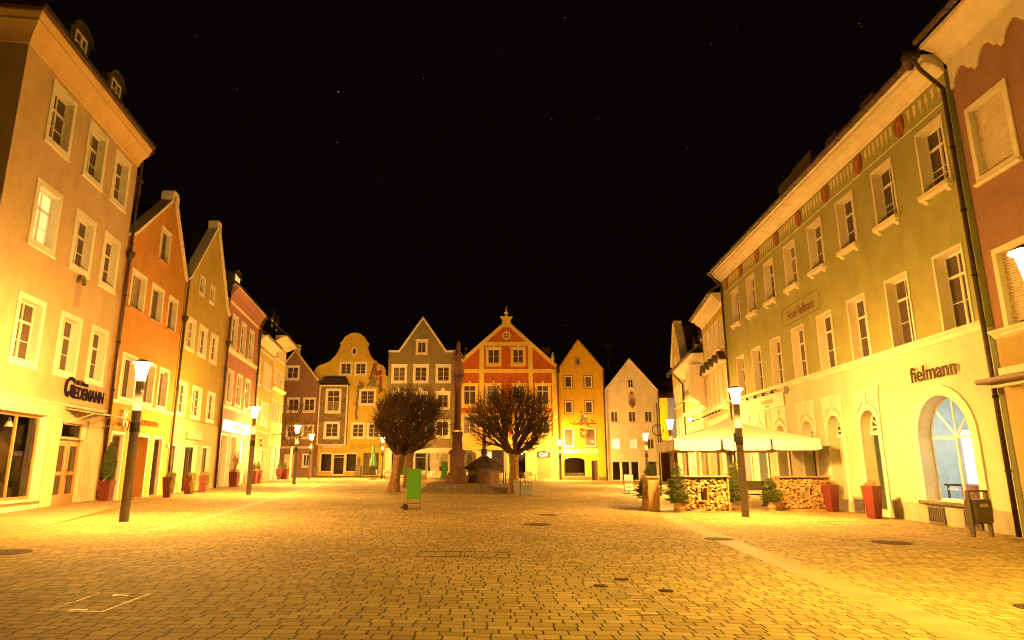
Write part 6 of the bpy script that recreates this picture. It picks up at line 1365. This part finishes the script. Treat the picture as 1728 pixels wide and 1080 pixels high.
bench(11.5, 29.8, .1, 'dark bench with a lime green back behind the short fir tree'); bench(9.3, 31.6, .1, 'dark bench with a lime green back behind the first firewood rack')
# A-board, litter bin, banner, aerials, covers
t = empty('pavement_sign', 'white poster board on a low stand beside the dark fir', 'sign board', (8.1, 39.4, gz(8.1)), R(6))
MB().box(-.3, .3, -.03, .03, .18, 1.15).build('frame', DARKM, t); pn = MB().box(-.26, .26, -.036, -.031, .22, 1.11).build('poster', WHITE, t); MB().box(-.32, .32, -.2, .2, 0, .05).box(-.03, .03, -.03, .03, .05, .18).build('base', DARKM, t)
m = MB(); [m.prism(ellipse(-.2 + .1 * k, .68 + .02 * (k % 2), .045, .11, 10), -.042, -.037) for k in range(5)]; m.box(-.2, .2, -.041, -.037, .9, .94).box(-.18, .18, -.041, -.037, .42, .44).box(-.18, .12, -.041, -.037, .36, .38); m.build('poster_print', mat('poster_red', (.45, .12, .08), .6), pn)
t = empty('litter_bin', 'dark metal litter bin hung between two posts at the right edge', 'litter bin', (12.15, 16.75, gz(12.2)), R(-70) + 0)
BIN = mat('olive_metal', (.12, .10, .06), .45, .5, .4, .15, 6, .1); t.rotation_euler.z = R(15)
for s in (-1, 1): MB().box(s * .29 - .025, s * .29 + .025, -.05, .05, -.05, 1.08).build('post', BIN, t)
MB().box(-.315, .315, -.05, .05, 1.081, 1.12).build('top_rail', BIN, t)
bn = MB(); vs = [(x_, y_, z_) for z_, hx_, yy in ((.32, .25, .1), (.36, .255, .14), (.85, .26, .15), (.9, .255, .11)) for x_, y_ in ((-hx_, -yy), (hx_, -yy), (hx_, yy), (-hx_, yy))]
bn.add(vs, [(4 * i + j, 4 * i + (j + 1) % 4, 4 * i + 4 + (j + 1) % 4, 4 * i + 4 + j) for i in range(3) for j in range(4)] + [(3, 2, 1, 0), (12, 13, 14, 15)]); b_ = bn.build('bin_body', BIN, t)
m = MB(); [m.box(-.11 + .05 * k, -.08 + .05 * k, -.156, -.151, .72, .80) for k in range(5)]; m.build('maker_plate', mat('worn_label', (.5, .42, .25), .5), b_)
t = empty('banner', 'yellow and blue banner hanging from an arm at the mouth of the alley', 'banner', (17.55, 62.0, 7.85), R(5))
m = MB().tube([(-1.6, 0, .02), (.2, 0, .02)], .03, 6).build('arm', DARKM, t)
def cloth(x0, x1):
    m = MB(); n_ = 6; vs = []
    for i in range(13):
        for k in range(n_ + 1): q = k / n_; vs.append((x0 + (x1 - x0) * q, .07 * sin(q * 5 + i * .3) * (i / 12 + .2), -.02 - 4.0 * i / 12))
    m.add(vs, [(i * (n_ + 1) + k, i * (n_ + 1) + k + 1, (i + 1) * (n_ + 1) + k + 1, (i + 1) * (n_ + 1) + k) for i in range(12) for k in range(n_)]); return m
cloth(-1.55, -.78).build('yellow_cloth', mat('yellow_cloth', (.75, .5, .03), .8), t, smooth=True); cloth(-.77, 0).build('blue_cloth', mat('blue_cloth', (.16, .2, .42), .8), t, smooth=True)
t = empty('sign_post', 'slender dark post with a round iron emblem before the alley', 'sign post', (12.7, 50.0, gz(12.7)))
MB().tube([(0, 0, 0), (0, 0, 6.4)], .05, 8).build('post', COPPER, t); m = MB(); pr = [(.42 * cos(k * pi / 10), 0, 4.35 + .42 * sin(k * pi / 10)) for k in range(21)]; m.tube(pr, .035, 6, cap=False).tube([(0, -.06, 3.8), (0, -.06, 4.95)], .03, 5).tube([(-.28, -.06, 4.0), (0, -.06, 3.85), (.28, -.06, 4.0)], .03, 5).tube([(-.2, -.06, 4.6), (.2, -.06, 4.6)], .025, 5); m.build('iron_emblem', COPPER, t)
def aerial(x, y, z, h, label):
    t = empty('television_aerial', label, 'aerial', (x, y, z), 0, 'roof aerials'); m = MB().tube([(0, 0, -1), (0, 0, h)], .03, 5).build('mast', COPPER, t); m = MB().tube([(-1.5, 0, h - .15), (.6, 0, h - .15)], .025, 4); [m.tube([(-1.3 + .28 * k, -.35, h - .15), (-1.3 + .28 * k, .35, h - .15)], .012, 3) for k in range(7)]; m.tube([(.6, 0, h - .5), (.45, 0, h - .15), (.6, 0, h + .2)], .02, 4).tube([(-.5, 0, h - 2), (.8, 0, h - 2)], .02, 4); m.build('aerial_rods', COPPER, t)
aerial(9.6, 80, 15.0, 4.0, 'tall roof aerial behind the amber yellow gable'); aerial(14.6, 80, 12.5, 3.9, 'tall roof aerial behind the rose white gable')
IRON = mat('cast_iron', (.06, .035, .018), .8, .1, .2, .3, 12, .8, 50)
def cover(x, y, r, label, grp='round iron covers in the paving', mt=None):
    t = empty('manhole_cover', label, 'manhole cover', (x, y, gz(x)), 0, grp); t.rotation_euler = (0, R(.6875), 0); MB().lathe([(r, -.02), (r, .006), (r * .9, .006), (r * .9, .004)], 28).build('rim', IRON, t)
    m = MB().lathe([(r * .88, -.02), (r * .88, .008)], 28); [m.box(-.02 + i * r * .28, .02 + i * r * .28, -r * .6, r * .6, .0085, .013) for i in (-2, -1, 0, 1, 2)]; m.build('lid', mt or IRON, t)
cover(1.25, 18.65, .38, 'wide round iron cover in mid square, nearer of the middle two'); cover(1.86, 22.2, .33, 'round iron cover in mid square, farther of the middle two'); cover(5.2, 15.5, .33, 'round iron cover touching the pale gutter strip'); cover(8.95, 15.2, .42, 'round iron cover on the paving before the green house')
cover(-8.5, 11.9, .4, 'round iron cover at the left edge of the photo'); cover(1.88, 9.95, .11, 'small round valve cover, farther of the three little ones'); cover(1.48, 9.4, .1, 'small dark valve cover left of the other two little ones'); cover(2.3, 9.1, .1, 'small worn valve cover just behind the framed hatch'); cover(6.55, 8.3, .25, 'dark round cover at the bottom right edge')
BRASS = mat('worn_steel_rim', (.34, .26, .16), .6, .3, .5, .1, 5, 0)
WORN = mat('dull_steel_rim', (.36, .27, .16), .6, .3, .4, .3, 5, 0)
def hatch(x, y, wx_, wy_, label, mt=BRASS, rz=0):
    t = empty('floor_hatch', label, 'hatch', (x, y, gz(x)), rz, 'paved hatches'); t.rotation_euler = (0, R(.6875), rz); a, b_ = wx_ / 2, wy_ / 2
    m = MB().box(-a, a, -b_, -b_ + .012, -.01, .006).box(-a, a, b_ - .012, b_, -.01, .006).box(-a, -a + .012, -b_ + .012, b_ - .012, -.01, .006).box(a - .012, a, -b_ + .012, b_ - .012, -.01, .006); m.build('rim', mt, t)
    m = MB(); [m.box(-.09, .09, s * (b_ - .09) - .03, s * (b_ - .09) + .03, -.01, .005) for s in (-1, 1)]; m.build('lifting_plate', BRASS, t)
hatch(1.75, 8.1, .55, .95, 'paved hatch with a steel rim at the bottom, right of centre'); hatch(-4.5, 7.95, .62, 1.0, 'paved hatch with a bright rim at the bottom left', WORN); hatch(-.95, 12.4, .8, .7, 'dark rimmed double hatch in mid square, left half', IRON); hatch(-.1, 12.4, .8, .7, 'dark rimmed double hatch in mid square, right half', IRON); hatch(10.9, 20.3, 1.6, 1.2, 'faint paved hatch before the first red planter', IRON)
# wall lamp beside the alley and stars
t = empty('wall_lantern', 'small bright wall lantern on the vanilla house above the parasol', 'wall lantern', (14.95, 47.6, 4.55)); 
t.location = (15.3, 50.3, 4.9)
MB().tube([(.9, 0, .3), (0, 0, .3)], .025, 5).build('arm', DARKM, t); MB().lathe([(.07, 0), (.11, .1), (.12, .28), (.07, .3)], 10, (0, 0, -.05)).build('lantern', lantern_mat('wall_glow', 350), t)
m = MB(); rnd = random.Random(3)
for px, py, s in [(571, 155, 1.5), (715, 132, 1.1), (931, 202, 1.2), (1010, 200, .8), (569, 240, .9), (549, 264, .6), (953, 30, .8), (1200, 75, .7), (1243, 45, .5), (1450, 40, .7), (1454, 45, .5), (640, 300, .4), (840, 90, .4), (1100, 320, .4), (400, 150, .5), (330, 60, .5), (1060, 140, .5), (1258, 200, .6), (1320, 300, .6), (1312, 325, .6), (760, 230, .4), (480, 90, .5), (1160, 250, .4)]:
    a, b_ = px - 830, 540 - py; T_ = R(12.629); d = Vector((a, 1089 * cos(T_) - b_ * sin(T_), 1089 * sin(T_) + b_ * cos(T_))).normalized()
    c = Vector((0, 0, 1.6)) + d * 1500; r = .55 * s; m.add([c + Vector(v) * r for v in ((1, 0, 0), (-1, 0, 0), (0, 1, 0), (0, -1, 0), (0, 0, 1), (0, 0, -1))], [(0, 2, 4), (2, 1, 4), (1, 3, 4), (3, 0, 4), (2, 0, 5), (1, 2, 5), (3, 1, 5), (0, 3, 5)])
tag(m.build('sky', emitter('starlight', (.9, .95, 1), 1.6)), kind='structure')
